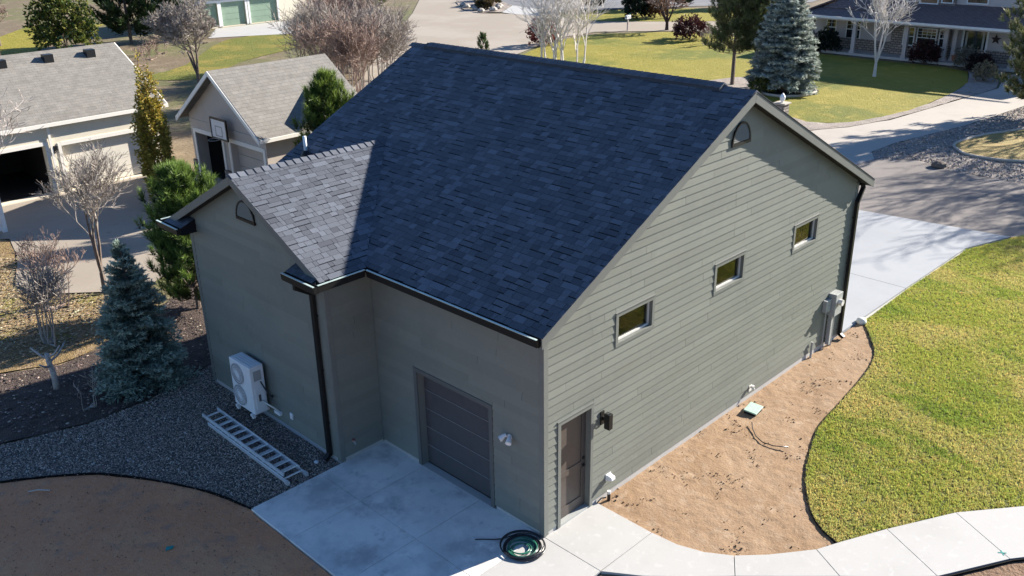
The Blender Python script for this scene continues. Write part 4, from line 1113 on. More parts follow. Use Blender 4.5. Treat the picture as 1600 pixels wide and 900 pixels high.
def conifer_finish(t, Tseg, Bseg, V, F, T, bark):
    Vt, Ft = tubes(np.array(Tseg), 7); put('trunk', tri_mesh('trunk', Vt, Ft, M[bark]), t)
    cr = put('crown', tri_mesh('crown', V, F, M['leaf'], T), t)
    Vb, Fb_ = tubes(np.array(Bseg), 3); put('limbs', tri_mesh('limbs', Vb, Fb_, M[bark]), cr)

def spruce(name, label, loc, seed, h, rad, col, col2, base=.05, group=None, ndl=(.085, .011), whorl=26, nb=9, k=6, pw=.72):
    r_ = np.random.default_rng(seed); Cs, Ds, Ts, B = [], [], [], []
    for i in range(whorl):
        f = i/(whorl-1); z = h*(base+(1-base)*f**1.05)
        Lr = rad*(1-f)**pw*1.0+.06
        for j in range(nb if f < .8 else 6):
            az = r_.uniform(0, 2*math.pi); Lb = Lr*r_.uniform(.62, 1.12)
            el = -.12+.75*f+r_.normal(0, .1)
            o = np.array([math.cos(az), math.sin(az), 0]); dirb = o*math.cos(el)+np.array([0, 0, math.sin(el)])
            zb = z+r_.normal(0, h*.022)
            end = np.array([0, 0, zb])+dirb*Lb; end[2] -= .10*Lb*(1-f)
            B.append((0, 0, zb, *end, .012+.012*Lb*.4, .004))
            side = np.cross(dirb, [0, 0, 1]); side /= np.linalg.norm(side)
            ns = max(3, int(Lb/.09))
            for q in range(ns):
                s_ = (q+1)/ns
                if s_ < .22: continue
                p = np.array([0, 0, zb])*(1-s_)+end*s_
                tl = .42*Lb*(1-s_*.75)+.05
                kt = r_.uniform(.6, 1.3)
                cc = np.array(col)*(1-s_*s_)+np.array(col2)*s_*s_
                for sg in (-1, 1):
                    for w_ in np.linspace(.25, 1, max(2, int(tl/.085))):
                        d_ = dirb*.75+side*sg*.8+np.array([0, 0, .12]); d_ /= np.linalg.norm(d_)
                        Cs.append(p+d_*tl*w_*r_.uniform(.8, 1.1)+r_.normal(0, .012, 3)); Ds.append(d_); Ts.append(cc*kt)
                Cs.append(p+r_.normal(0, .01, 3)); Ds.append(dirb+[0, 0, .3]); Ts.append(cc*kt)
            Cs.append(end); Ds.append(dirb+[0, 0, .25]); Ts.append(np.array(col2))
    V, F, T = needles(np.array(Cs), np.array(Ds), ndl[0], ndl[1], k, .42, np.array(Ts), r_)
    t = empty(name, (*loc, 0), label, 'tree', group)
    conifer_finish(t, [(0, 0, -.1, 0, 0, h*.5, .035*h*.6, .02*h*.6), (0, 0, h*.5, 0, 0, h, .02*h*.6, .004)], B, V, F, T, 'bark')
    return t

def pine(name, label, loc, seed, h, rad, col, col2, base=.1, nbr=110, group=None, tl=.15, k=26, clear=0, crown_pow=.7, tw=.006, bark='bark', upk=.9):
    r_ = np.random.default_rng(seed); Cs, Ds, Ts, B = [], [], [], []
    for i in range(nbr):
        f = (i+.5)/nbr; z = h*(base+(1-base)*f)
        az = i*2.39996+r_.normal(0, .3)
        prof = (math.sin(math.pi*min(1, .22+.78*f)))**crown_pow
        Lb = rad*prof*r_.uniform(.45, 1.1)+.06
        el = .15+.7*f+r_.normal(0, .15)
        o = np.array([math.cos(az), math.sin(az), 0]); d_ = o*math.cos(el)+np.array([0, 0, math.sin(el)])
        p0 = np.array([0, 0, z*.94]); mid = p0+d_*Lb*.55; end = p0+d_*Lb+np.array([0, 0, .18*Lb])
        B += [(*p0, *mid, .02, .013), (*mid, *end, .013, .006)]
        nt_ = max(3, int(4+Lb*4))
        for q in range(nt_):
            s_ = .35+.65*(q+1)/nt_
            p = (p0*(1-s_/.55)+mid*(s_/.55)) if s_ < .55 else mid+(end-mid)*((s_-.55)/.45)
            off = r_.normal(0, .12*Lb+.02, 3); off[2] = abs(off[2])*.7; pp = p+off*(.5 if q < nt_-1 else 0)
            dd = d_*.5+np.array([0, 0, upk])+r_.normal(0, .22, 3)
            dd /= np.linalg.norm(dd)
            B.append((*p, *pp, .006, .004))
            for w_ in (0, .5, 1):
                Cs.append(pp+dd*tl*.8*w_); Ds.append(dd); Ts.append((np.array(col)*(1-w_)+np.array(col2)*w_)*r_.uniform(.75, 1.25))
    V, F, T = needles(np.array(Cs), np.array(Ds), tl, tw, max(4, k//3), .5, np.array(Ts), r_)
    t = empty(name, (*loc, 0), label, 'tree', group)
    conifer_finish(t, [(0, 0, -.1, 0, 0, h*.5, .03*h*.6, .02*h*.6), (0, 0, h*.5, 0, 0, h*.97, .02*h*.6, .004)], B, V, F, T, bark)
    return t

def bush(name, label, loc, seed, rx, rz, cols, n=2600, leaf=(.07, .025), group=None, cat='bush', zc=None, col_h=None):
    """leafy mass of small clumps with gaps; grows on a few stems"""
    r_ = np.random.default_rng(seed)
    lobes = r_.normal(0, .45, (9, 3)); lobes[:, 2] = np.abs(lobes[:, 2])*.7
    P = []
    m = n
    th = r_.uniform(0, 2*math.pi, m); u = r_.uniform(-.55, 1, m); rad = r_.uniform(.45, 1.0, m)**.6
    d_ = np.stack([np.sqrt(1-u*u)*np.cos(th), np.sqrt(1-u*u)*np.sin(th), u], 1)
    wob = 1+.22*np.sin(th*3+seed)*np.cos(u*4+seed*.7)+.16*np.sin(th*7+u*9)
    P = d_*(rad*wob)[:, None]*np.array([rx, rx, rz*.62])+np.array([0, 0, rz*.42])
    P[:, 2] = np.maximum(P[:, 2], .03)
    cl = np.array([noise.noise(Vector((p[0]*2.2/rx+seed, p[1]*2.2/rx, p[2]*2.2/rx))) for p in P])
    keep = cl > -.28; P, d_, cl = P[keep], d_[keep], cl[keep]
    ci = r_.integers(0, len(cols), len(P)); T = np.array(cols)[ci]*r_.uniform(.7, 1.3, (len(P), 1))
    V, F, T = needles(P, d_+np.array([0, 0, .3]), leaf[0], leaf[1], 4, .8, T, r_)
    t = empty(name, (*loc, 0), label, cat, group)
    B = [(0, 0, -.05, *(q*np.array([rx*.4, rx*.4, rz*.25])+[0, 0, rz*.3]), .03*min(rz, 1.5), .012*min(rz, 1.5)) for q in r_.normal(0, .6, (8, 3))]
    Vt, Ft = tubes(np.array(B), 4); put('stems', tri_mesh('stems', Vt, Ft, M['bark']), t)
    put('foliage', tri_mesh('foliage', V, F, M['leaf'], T), t)
    return t

GREEN, GREEN2 = (.030, .060, .018), (.085, .13, .035)
# --- left garden
bare_tree('bare_tree', 'fine-twigged bare tree standing at the pale driveway behind the blue spruce', (-.62, 18.64), 41, 4.9, .66, .085, 'bark', 'twig_purple', fork=.20, leaders=3, twig=.006, dens=1.05, levels=4)
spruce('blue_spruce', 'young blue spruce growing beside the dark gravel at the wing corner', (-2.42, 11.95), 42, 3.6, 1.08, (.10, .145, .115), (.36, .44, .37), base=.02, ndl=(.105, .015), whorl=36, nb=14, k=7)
pine('austrian_pine', 'dark green pine with upright candles close to the wing corner', (.85, 15.3), 43, 4.4, 1.35, (.028, .06, .015), (.19, .28, .06), nbr=190, base=.04, tl=.25, k=42, tw=.010, upk=1.7)
t = bush('columnar_evergreen', 'narrow yellow-bronze columnar evergreen in front of the neighbouring garages', (5.0, 25.9), 44, .62, 7.2, [(.40, .34, .06), (.50, .38, .08), (.22, .22, .04), (.32, .22, .05)], n=11000, leaf=(.11, .028), cat='tree')
t.scale = (1, 1, .70)
shrub_clump('bare_shrub', 'upright twiggy bare shrub on the leaf-strewn lawn strip', (-3.34, 16.2), 45, 2.7, 1.6, 9, 'twig_purple', dens=1.0, twig=.0065)
shrub_clump('bare_shrub', 'low sparse bare shrub beside the gravel below the pruned stump', (-4.0, 11.7), 46, 1.1, .9, 4, 'twig_purple', dens=.5, levels=2)
shrub_clump('bare_shrub', 'thin reddish bare shrub in front of the pale driveway', (-2.2, 18.6), 47, 2.5, 1.9, 7, 'twig_red', dens=.9, twig=.0055)
pt = empty('pruned_tree', (-4.2, 13.3, 0), 'short pale tree trunk pruned back to a few stubs', 'tree')
MB().tube([(0, 0, -.1), (.01, .02, .4), (-.03, .03, .75), (-.02, .06, .95)], [.085, .07, .065, .06], 8).build('trunk', M['bark_pale'], pt, smooth=True)
for (a, l, zz) in ((.3, .5, .7), (2.4, .42, .8), (4.0, .6, .6), (5.4, .35, .85)):
    MB().tube([(-.02, .04, zz), (math.cos(a)*l*.5, math.sin(a)*l*.5, zz+.12), (math.cos(a)*l, math.sin(a)*l, zz+.35)], [.035, .03, .02], 6).build('branch', M['bark_pale'], pt, smooth=True)
bare_tree('bare_tree', 'pale-barked bare tree spreading in front of the open neighbouring garage', (-2.05, 24.4), 48, 6.2, 1.0, .10, 'bark_pale', 'bark_pale', fork=.25, leaders=4, twig=.009, dens=.9, levels=3, rot=1.0)
pine('pine_tree', 'bright green pine between the shop roof and the small gabled garage', (9.6, 20.4), 49, 5.3, 1.35, (.035, .070, .014), (.16, .22, .04), nbr=150, base=.1, tl=.30, k=36, tw=.014, upk=1.7)
# --- back left
bare_tree('bare_tree', 'large rounded bare tree on the back lawn behind the small garage', (19.3, 49.9), 50, 6.4, .95, .13, 'bark', 'twig_purple', fork=.16, leaders=4, twig=.012, dens=1.35, levels=4)
for i, (x, y, h, s_) in enumerate(((21.5, 35.5, 5.8, 51), (22.6, 40, 6.3, 52), (25.5, 37.5, 5.6, 53), (27, 43.5, 6.2, 54), (28.5, 41.5, 5.6, 55), (24.6, 39.2, 5.6, 56), (27.5, 46.5, 6.6, 57), (29.2, 46, 6.4, 58), (31.0, 49.5, 6.2, 59))):
    shrub_clump('bare_thicket', 'tall purple-grey bare shrub in the thicket behind the shop roof' if i % 3 else 'tall russet bare shrub in the thicket behind the shop roof', (x, y), s_, h, h*.75, 10, 'twig_purple' if i % 3 else 'twig_red', twig=.011, dens=1.25, levels=3, group='bare shrubs of the thicket behind the roof')
pine('pine_tree', 'dense green pine rising at the end of the bare thicket by the drive', (32.5, 47.8), 60, 6.6, 1.7, (.045, .075, .018), (.15, .19, .05), nbr=80, base=.05, tl=.34, k=18, tw=.02)
bush('juniper', 'bushy yellow-green juniper behind the long grey roof', (19.3, 72.5), 61, 2.4, 4.8, [(.06, .10, .02), (.15, .17, .035), (.03, .055, .015), (.20, .20, .05)], n=3000, leaf=(.26, .09), cat='tree')
for i, (x, y, r_, hh) in enumerate(((25.5, 74, 3.0, 7.5), (29.3, 73, 2.8, 7.0))):
    pine('dark_pine', 'broad dark green conifer in the row behind the back garden', (x, y), 62+i, hh+1.0, r_, (.016, .038, .014), (.05, .085, .025), nbr=90, base=.04, tl=.5, k=18, tw=.05, group='dark conifers behind the back garden')
bare_tree('bare_tree', 'tawny bare tree at the corner of the back lawn', (13.5, 71), 64, 6.0, 1.0, .12, 'bark_dark', 'twig_red', fork=.3, leaders=4, twig=.018, dens=1.0, levels=3)
pine('pine_tree', 'tall thin-trunked pine on the far back lawn', (17.0, 82), 65, 8.5, 1.9, (.06, .085, .03), (.15, .16, .06), nbr=60, base=.45, tl=.4, k=15, tw=.03)
for i, (x, y, r_) in enumerate(((20.5, 61, 1.1), (22.5, 63.5, 1.3), (24.5, 66, 1.2), (17, 58.5, 1.0))):
    shrub_clump('russet_shrub', 'low russet bare shrub in the back garden bed', (x, y), 66+i, 1.6, 2.2, 6, 'twig_red', twig=.014, dens=.8, levels=2, group='russet shrubs in the back bed')
# --- behind the ridge
bt = shrub_clump('birch_clump', 'white-stemmed multi-trunk bare birch behind the shop ridge', (38.3, 33.2), 71, 9.6, 6.5, 8, 'bark_white', twig=.009, dens=2.3, levels=2, low=.05, spread=.8)
bush('red_shrub', 'deep red rounded shrub beside the white birch', (47.6, 44.0), 72, 1.25, 1.9, [(.20, .045, .04), (.13, .03, .03), (.26, .08, .07)], n=1500, leaf=(.18, .05))
bare_tree('plum_tree', 'small dark forked tree with pinkish crown beside the street', (61.4, 41.2), 73, 4.4, 1.25, .17, 'bark_dark', 'twig_red', fork=.22, leaders=4, twig=.016, dens=1.2, levels=3)
bush('dark_shrub', 'nearly black round evergreen shrub across the street', (66.8, 48.9), 74, 1.3, 2.6, [(.012, .022, .012), (.02, .035, .018)], n=1400, leaf=(.22, .08))
bush('orange_shrub', 'rusty orange shrub next to the black evergreen shrub', (68.2, 47.6), 75, 1.3, 2.4, [(.20, .085, .03), (.13, .06, .025), (.09, .05, .03)], n=1400, leaf=(.22, .06))
bush('maroon_shrub', 'dark maroon mounded shrub at the edge of the yellow lawn', (57.8, 36.2), 76, 1.5, 1.7, [(.06, .018, .022), (.09, .03, .03)], n=1600, leaf=(.18, .05))
shrub_clump('bare_shrub', 'sprawling grey twiggy shrub beside the maroon shrub', (56.0, 33.5), 77, 1.5, 2.8, 7, 'twig_purple', twig=.014, dens=.8, levels=2)
for i, (x, y, hh) in enumerate(((74, 55, 5), (78, 51, 4), (70.5, 57.5, 2.5), (82, 46, 4.5), (86, 43, 5))):
    pine('street_conifer', 'dark conifer planted along the far side of the street', (x, y), 80+i, hh, 1.7, (.02, .04, .018), (.06, .085, .03), nbr=50, base=.05, tl=.5, k=15, tw=.06, group='conifers along the far street')
pine('small_conifer', 'tiny dark conifer standing at the edge of the tan driveway', (38.6, 41.9), 86, 1.9, .55, (.03, .06, .02), (.07, .11, .035), nbr=34, base=.05, tl=.2, k=15, tw=.02)
for i, (x, y, r_, hh) in enumerate(((63.2, 67.3, .9, 1.1), (66.6, 70.2, 1.5, 1.8), (69.5, 74, 1.2, 1.4))):
    bush('island_shrub', 'brown-green mounded shrub among boulders in the drive island', (x, y), 88+i, r_, hh, [(.10, .075, .035), (.06, .06, .025), (.16, .10, .04)], n=900, leaf=(.22, .08), group='shrubs in the drive island')
rb_ = random.Random(5)
for i, (x, y, s_) in enumerate(((61.0, 65.6, .45), (61.9, 67.5, .35), (62.5, 65.2, .5), (64.5, 66.4, .4), (65.4, 67.2, .5), (62.8, 69.8, .45), (64.0, 71.8, .4))):
    m = MB(); m.lathe([(s_*.6, -.1), (s_, s_*.25), (s_*.85, s_*.6), (s_*.35, s_*.85)], (x, y, 0), n=7)
    o = m.build('boulder', M['curb']); tag(o, 'tan landscape boulder in the drive island bed', 'boulder', 'boulders in the drive island')
# --- right neighbour
pine('scots_pine', 'loose grey-green pine with a bare leaning lower trunk on the neighbouring lawn', (42.3, 22.3), 91, 7.6, 2.1, (.07, .095, .035), (.19, .20, .085), nbr=190, base=.26, tl=.30, k=24, tw=.018, crown_pow=.45)
pine('scots_pine', 'slimmer grey-green pine touching the blue spruce', (42.6, 20.9), 92, 7.2, 1.5, (.06, .085, .03), (.17, .19, .075), nbr=140, base=.30, tl=.30, k=24, tw=.018, crown_pow=.5)
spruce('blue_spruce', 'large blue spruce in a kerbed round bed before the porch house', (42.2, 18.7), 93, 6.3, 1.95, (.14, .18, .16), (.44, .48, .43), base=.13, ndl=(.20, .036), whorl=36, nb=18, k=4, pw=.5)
bare_tree('bare_tree', 'pale slender bare tree on the shaded lawn in front of the porch', (50.9, 16.65), 94, 6.6, .85, .11, 'bark_white', 'bark_white', fork=.2, leaders=4, twig=.015, dens=.95, levels=3)
pine('roadside_pine', 'large yellow-green pine beside the paved lane and porch house', (44.8, 4.7), 95, 8.2, 2.5, (.065, .09, .03), (.21, .21, .09), nbr=190, base=.08, tl=.32, k=24, tw=.022)
bush('yellow_shrub', 'yellow-green low shrub between the pines and the kerbed bed', (41.0, 19.4), 96, .75, .9, [(.16, .17, .04), (.24, .22, .07), (.06, .08, .02)], n=900, leaf=(.13, .04))
bush('porch_shrub', 'black-green shrub at the left corner of the porch', (58.2, 23.9), 97, 1.0, 1.6, [(.012, .02, .012), (.02, .03, .018)], n=1000, leaf=(.16, .06))
bush('porch_shrub', 'dark red shrub below the porch bay window', (57.9, 16.2), 98, 1.0, 1.5, [(.045, .016, .018), (.065, .025, .022)], n=1000, leaf=(.16, .05))
bush('porch_shrub', 'pale grey twiggy shrub before the porch door', (57.6, 13.1), 99, .9, 1.3, [(.22, .21, .16), (.16, .15, .12)], n=900, leaf=(.15, .035))
bush('porch_shrub', 'small dark maroon shrub next to the pale grey shrub', (56.6, 11.9), 100, .8, 1.2, [(.04, .014, .016), (.02, .02, .016)], n=900, leaf=(.15, .05))
bush('ball_shrub', 'tan dry ball-shaped shrub at the bend of the lane', (53.6, 10.5), 101, .7, 1.1, [(.30, .25, .16), (.22, .19, .12)], n=900, leaf=(.13, .03))
# bare street trees along the lane whose shade falls across the driveway
for i, (x, y, h, s_) in enumerate(((44, -2.6, 10.5, 111), (50.5, .6, 11.0, 112), (41.5, -6.5, 10.5, 113), (47, -5.0, 11, 114))):
    bare_tree('lane_tree', 'leafless shade tree standing along the paved lane beyond the golden lawn', (x, y), s_, h, 1.0, .16, 'bark', 'bark', fork=.22, leaders=4, twig=.016, dens=.95, levels=3, group='leafless trees along the lane')
m = MB(); m.lathe([(.2, -.05), (.34, .05), (.3, .2), (.12, .28)], (31.3, 4.7, -.03), n=8)
tag(m.build('boulder', M['bark']), 'dark boulder at the edge of the stone bed by the lane', 'boulder')

# ================================================================== NEIGHBOURING HOUSES
M['tan_wall'] = nmat('tan_wall', (.68, .62, .50), [(2, (.63, .57, .46), .45, .7)], rough=.8)
M['grey_wall'] = nmat('grey_wall', (.50, .43, .37), [(2, (.46, .40, .345), .45, .7)], rough=.8)
M['cream_trim'] = nmat('cream_trim', (.78, .74, .67), rough=.6)
M['cream_door'] = nmat('cream_door', (.70, .65, .56), [(3, (.64, .59, .51), .45, .7)], rough=.6)
M['roof_grey'] = brick_mat('roof_grey', (.195, .18, .16), (.215, .20, .18), (.17, .157, .14), .33, .16, .012, rot=(0, 0, 0))
M['roof_mauve'] = brick_mat('roof_mauve', (.165, .12, .115), (.195, .145, .135), (.11, .08, .078), .4, .2, .025, rot=(0, 0, R(90)))
M['stone'] = brick_mat('stone', (.38, .32, .28), (.22, .19, .17), (.12, .105, .095), .34, .17, .03, wall=True)
M['mauve_wall'] = nmat('mauve_wall', (.46, .42, .41), [(2, (.42, .385, .375), .45, .7)], rough=.8)
M['green_door'] = nmat('green_door', (.22, .31, .235), [(3, (.20, .285, .215), .45, .7)], rough=.6)
M['dark_in'] = nmat('dark_in', (.03, .027, .025), rough=.9)
def win(parent, F, u0, u1, z0, z1, grid=None, t=.07, name='window'):
    m = MB(); fbox(F, u0, u1, 0, .05, z0, z0+t, m); fbox(F, u0, u1, 0, .05, z1-t, z1, m); fbox(F, u0, u0+t, 0, .05, z0+t, z1-t, m); fbox(F, u1-t, u1, 0, .05, z0+t, z1-t, m)
    zc = (z0+z1)/2; fbox(F, u0+t, u1-t, .002, .045, zc-.03, zc+.03, m)
    wo_ = m.build(name, M['white'], parent)
    fbox(F, u0+t, u1-t, -.02, .012, z0+t, zc-.03).build('pane', M['dark_glass'], wo_); fbox(F, u0+t, u1-t, -.02, .012, zc+.03, z1-t).build('pane', M['dark_glass'], wo_)
    if grid:
        m = MB()
        for i in range(1, grid[0]):
            x = u0+t+(u1-u0-2*t)*i/grid[0]; fbox(F, x-.012, x+.012, .012, .02, zc+.03, z1-t, m)
        for i in range(1, grid[1]):
            z = zc+.03+(z1-t-zc-.03)*i/grid[1]; fbox(F, u0+t, u1-t, .013, .021, z-.012, z+.012, m)
        m.build('muntin', M['white'], wo_)
def sectional(parent, F, u0, u1, z0, z1, mat, n=4, out=-.1):
    g_ = fbox(F, u0, u1, out-.03, out-.02, z0, z1).build('garage_door', mat, parent); hh = (z1-z0)/n
    for i in range(n): fbox(F, u0+.01, u1-.01, out-.02, out+.01, z0+i*hh+.01, z0+(i+1)*hh-.01).build('door_panel', mat, g_)
    return g_
# house with the long grey roof
A = empty('garage_house', (3, 31, 0), 'tan house with long grey shingle roof and double garage doors', 'house')
def sub(m, o):    # world shapes under a placed empty
    m.v = [(v[0]-o[0], v[1]-o[1], v[2]-o[2]) for v in m.v]; return m
class Placed:
    def __init__(s, e): s.o = e.location.copy()
    def __call__(s, F): return lambda u, o, z: tuple(Vector(F(u, o, z))-s.o)
FA = Placed(A)(lambda u, o, z: (u, 31.0-o, z))
holes = [(-.6, 2.5, 0, 2.12), (3.15, 7.1, 0, 2.0)]
wall_skin(FA, -9, 7.7, lambda u: 3.05, [], holes, .4).build('wall', M['tan_wall'], A)
for h in holes:
    m = MB(); fbox(FA, h[0]-.14, h[0], 0, .03, 0, h[3]+.14, m); fbox(FA, h[1], h[1]+.14, 0, .03, 0, h[3]+.14, m); fbox(FA, h[0], h[1], 0, .031, h[3], h[3]+.16, m)
    m.build('door_trim', M['cream_trim'], A)
sectional(A, FA, 3.15, 7.1, .02, 2.0, M['cream_door'], out=-.25)
sub(MB().box((-1, 31.4, 0), (2.9, 36, .02)).box((-1, 35.9, 0), (2.9, 36, 3)).box((-1.05, 31.4, 0), (-1, 36, 3)).box((2.9, 31.4, 0), (2.95, 36, 3)).box((-1, 31.4, 2.6), (2.9, 36, 2.65)), A.location).build('garage_interior', M['dark_in'], A)
m = MB(); sub(m.box((7.62, 31.02, 0), (7.7, 38.6, 3.05)), A.location).build('side_wall', M['tan_wall'], A)
sub(MB().poly([(7.66, 31.02, 3.04), (7.66, 39.4, 3.04), (7.66, 35.38, 5.2)]), A.location).build('side_gable', M['tan_wall'], A)
ra = sub(MB().hexa([(-12, 30.78, 2.96), (8.0, 30.78, 2.96), (8.0, 35.38, 5.26), (-12, 35.38, 5.26), (-12, 30.78, 3.08), (8.0, 30.78, 3.08), (8.0, 35.38, 5.38), (-12, 35.38, 5.38)])
         .hexa([(-12, 35.39, 5.26), (8.0, 35.39, 5.26), (8.0, 39.9, 3.0), (-12, 39.9, 3.0), (-12, 35.39, 5.38), (8.0, 35.39, 5.38), (8.0, 39.9, 3.12), (-12, 39.9, 3.12)]), A.location).build('roof', M['roof_grey'], A)
sub(MB().box((-12, 30.70, 2.92), (8.03, 30.77, 3.07)), A.location).build('gutter', M['cream_trim'], A)
sub(MB().hexa([(8.004, 30.78, 2.90), (8.05, 30.78, 2.90), (8.05, 35.38, 5.20), (8.004, 35.38, 5.20), (8.004, 30.78, 3.075), (8.05, 30.78, 3.075), (8.05, 35.38, 5.375), (8.004, 35.38, 5.375)]), A.location).build('rake_board', M['cream_trim'], A)
sub(MB().box((-12, 30.79, 2.90), (7.95, 31.0, 2.95)), A.location).build('soffit', M['cream_trim'], A)
for xx in (2.61, 4.61, 6.5):
    P = [(xx-.2, 34.5, 4.93), (xx+.2, 34.5, 4.93), (xx+.2, 34.9, 5.13), (xx-.2, 34.9, 5.13)]
    sub(MB().hexa(P+[(p[0], p[1], 5.3) for p in P]), A.location).build('roof_vent', M['black'], ra)
m = MB(); fbox(FA, 2.68, 2.78, .04, .1, .1, 3.0, m); m.build('downspout', M['cream_trim'], A)
fbox(FA, 2.82, 2.94, .0, .12, 1.75, 2.05).build('wall_lamp', M['black'], A)
fe = empty('vinyl_fence', (-.72, 27.5, 0), 'white vinyl fence end at the edge of the neighbouring driveway', 'fence')
MB().box((-.08, -.08, -.05), (.08, .08, 1.45)).build('post', M['white'], fe)
MB().box((-.1, -.1, 1.45), (.1, .1, 1.5)).build('post_cap', M['white'], fe)
for i in range(9):
    MB().box((-.09-.29*(i+1)+.005, -.02, .08), (-.09-.29*i-.005, .02, 1.35)).build('fence_board', M['white'], fe)
for zz in (.02, 1.3):
    MB().box((-2.75, -.03, zz), (-.081, .03, zz+.1)).build('rail', M['white'], fe)
# small gabled garage
Bq = empty('gabled_garage', (8, 25.6, 0), 'small taupe gabled garage with one open door and a basketball hoop', 'garage')
PB = Placed(Bq); FBf = PB(lambda u, o, z: (8.0-o, u, z)); FBs = PB(lambda u, o, z: (u, 22.5-o, z))
hb_ = [(26.05, 28.35, 0, 2.15), (22.75, 25.35, 0, 2.15)]
gtop = lambda u: 2.82+.68*(3.3-abs(u-25.6))
wall_skin(FBf, 22.5, 28.75, gtop, [25.6], hb_, .5).build('wall', M['grey_wall'], Bq)
wall_skin(FBs, 8.0, 13.0, lambda u: 2.9, [], []).build('side_wall', M['grey_wall'], Bq)
sub(MB().poly([(8, 28.75, 0), (13, 28.75, 0), (13, 28.75, 2.9), (8, 28.75, 2.9)]).poly([(13, 22.5, 0), (13, 28.75, 0), (13, 28.75, 2.9), (13, 25.6, 5), (13, 22.5, 2.9)]), Bq.location).build('back_wall', M['grey_wall'], Bq)
for h in hb_:
    m = MB(); fbox(FBf, h[0]-.16, h[0], 0, .04, 0, h[3]+.16, m); fbox(FBf, h[1], h[1]+.16, 0, .04, 0, h[3]+.16, m); fbox(FBf, h[0], h[1], 0, .041, h[3], h[3]+.18, m)
    m.build('door_trim', M['cream_trim'], Bq)
sectional(Bq, FBf, 22.75, 25.35, .02, 2.15, M['grey_wall'], out=-.3)
sub(MB().box((8.52, 26.0, 0), (12.9, 28.4, .02)).box((12.85, 26, 0), (12.9, 28.4, 2.6)).box((8.52, 25.9, 0), (12.9, 25.95, 2.6)).box((8.52, 28.42, 0), (12.9, 28.47, 2.6)).box((8.52, 26, 2.6), (12.9, 28.4, 2.65)), Bq.location).build('garage_interior', M['dark_in'], Bq)
sub(MB().box((9.5, 26.3, .02), (10.3, 26.9, .9)).box((10.6, 27.2, .02), (11.1, 27.9, 1.5)), Bq.location).build('stored_boxes', M['grey_metal'], Bq)
fbox(FBf, 22.5, 28.75, .001, .03, 2.55, 2.72).build('belly_band', M['grey_wall'], Bq)
for y0 in (28.36, 25.4):
    fbox(FBf, y0+.17, y0+.62 if y0 < 26 else 28.8, .001, .10, 0, .85).build('stone_pier', M['stone'], Bq)
for sg in (-1, 1):
    e_, z_ = 25.6+sg*3.45, 2.82; rr = []
    P = [(7.55, e_, z_-.12), (13.3, e_, z_-.12), (13.3, 25.6+sg*.002, 5.03), (7.55, 25.6+sg*.002, 5.03)]
    sub(MB().hexa(P+[(p[0], p[1], p[2]+.13) for p in P]), Bq.location).build('roof', M['roof_grey'], Bq)
    P = [(7.50, e_, z_-.22), (7.548, e_, z_-.22), (7.548, 25.6+sg*.002, 4.95), (7.50, 25.6+sg*.002, 4.95)]
    sub(MB().hexa(P+[(p[0], p[1], p[2]+.2) for p in P]), Bq.location).build('rake_board', M['cream_trim'], Bq)
    sub(MB().box((7.55, min(e_, e_+sg*.07), z_-.13), (13.3, max(e_, e_+sg*.07), z_+.01)), Bq.location).build('gutter', M['cream_trim'], Bq)
# cross gable on its near side
P = [(9.4, 22.1, 2.9), (11.0, 22.1, 4.1), (11.0, 24.3, 4.1), (9.4, 22.4, 2.9)]
sub(MB().hexa([(p[0], p[1], p[2]-.1) for p in P]+P).hexa([(p[0]*-1+22.0, p[1], p[2]-.1) for p in P]+[(p[0]*-1+22.0, p[1], p[2]) for p in P]), Bq.location).build('cross_gable_roof', M['roof_grey'], Bq)
sub(MB().poly([(9.6, 22.3, 0), (12.4, 22.3, 0), (12.4, 22.3, 2.95), (11.0, 22.3, 3.98), (9.6, 22.3, 2.95)]), Bq.location).build('cross_gable_wall', M['grey_wall'], Bq)
bb = empty('basketball_hoop', (7.6, 25.45, 2.35), 'black-framed basketball backboard with hoop above the garage doors', 'hoop')
MB().box((.0, -.62, .0), (.04, .62, .82)).build('backboard', M['white'], bb)
m = MB().box((-.02, -.66, -.04), (.05, .66, .03)).box((-.02, -.66, .79), (.05, .66, .86)).box((-.02, -.66, .03), (.05, -.59, .79)).box((-.02, .59, .03), (.05, .66, .79)); m.build('frame', M['black'], bb)
m = MB().box((-.008, -.28, .1), (-.001, .28, .14)).box((-.008, -.28, .5), (-.001, .28, .54)).box((-.008, -.28, .14), (-.001, -.24, .5)).box((-.008, .24, .14), (-.001, .28, .5)); m.build('target_square', M['grey_metal'], bb)
MB().tube([(-.28+.23*math.cos(a), .23*math.sin(a), .02) for a in np.linspace(0, 2*math.pi, 17)[:-1]], .012, 5, closed=True).build('rim', M['grey_metal'], bb)
MB().tube([(.03, 0, .4), (.38, 0, .3)], .04, 6).build('bracket', M['black'], bb)
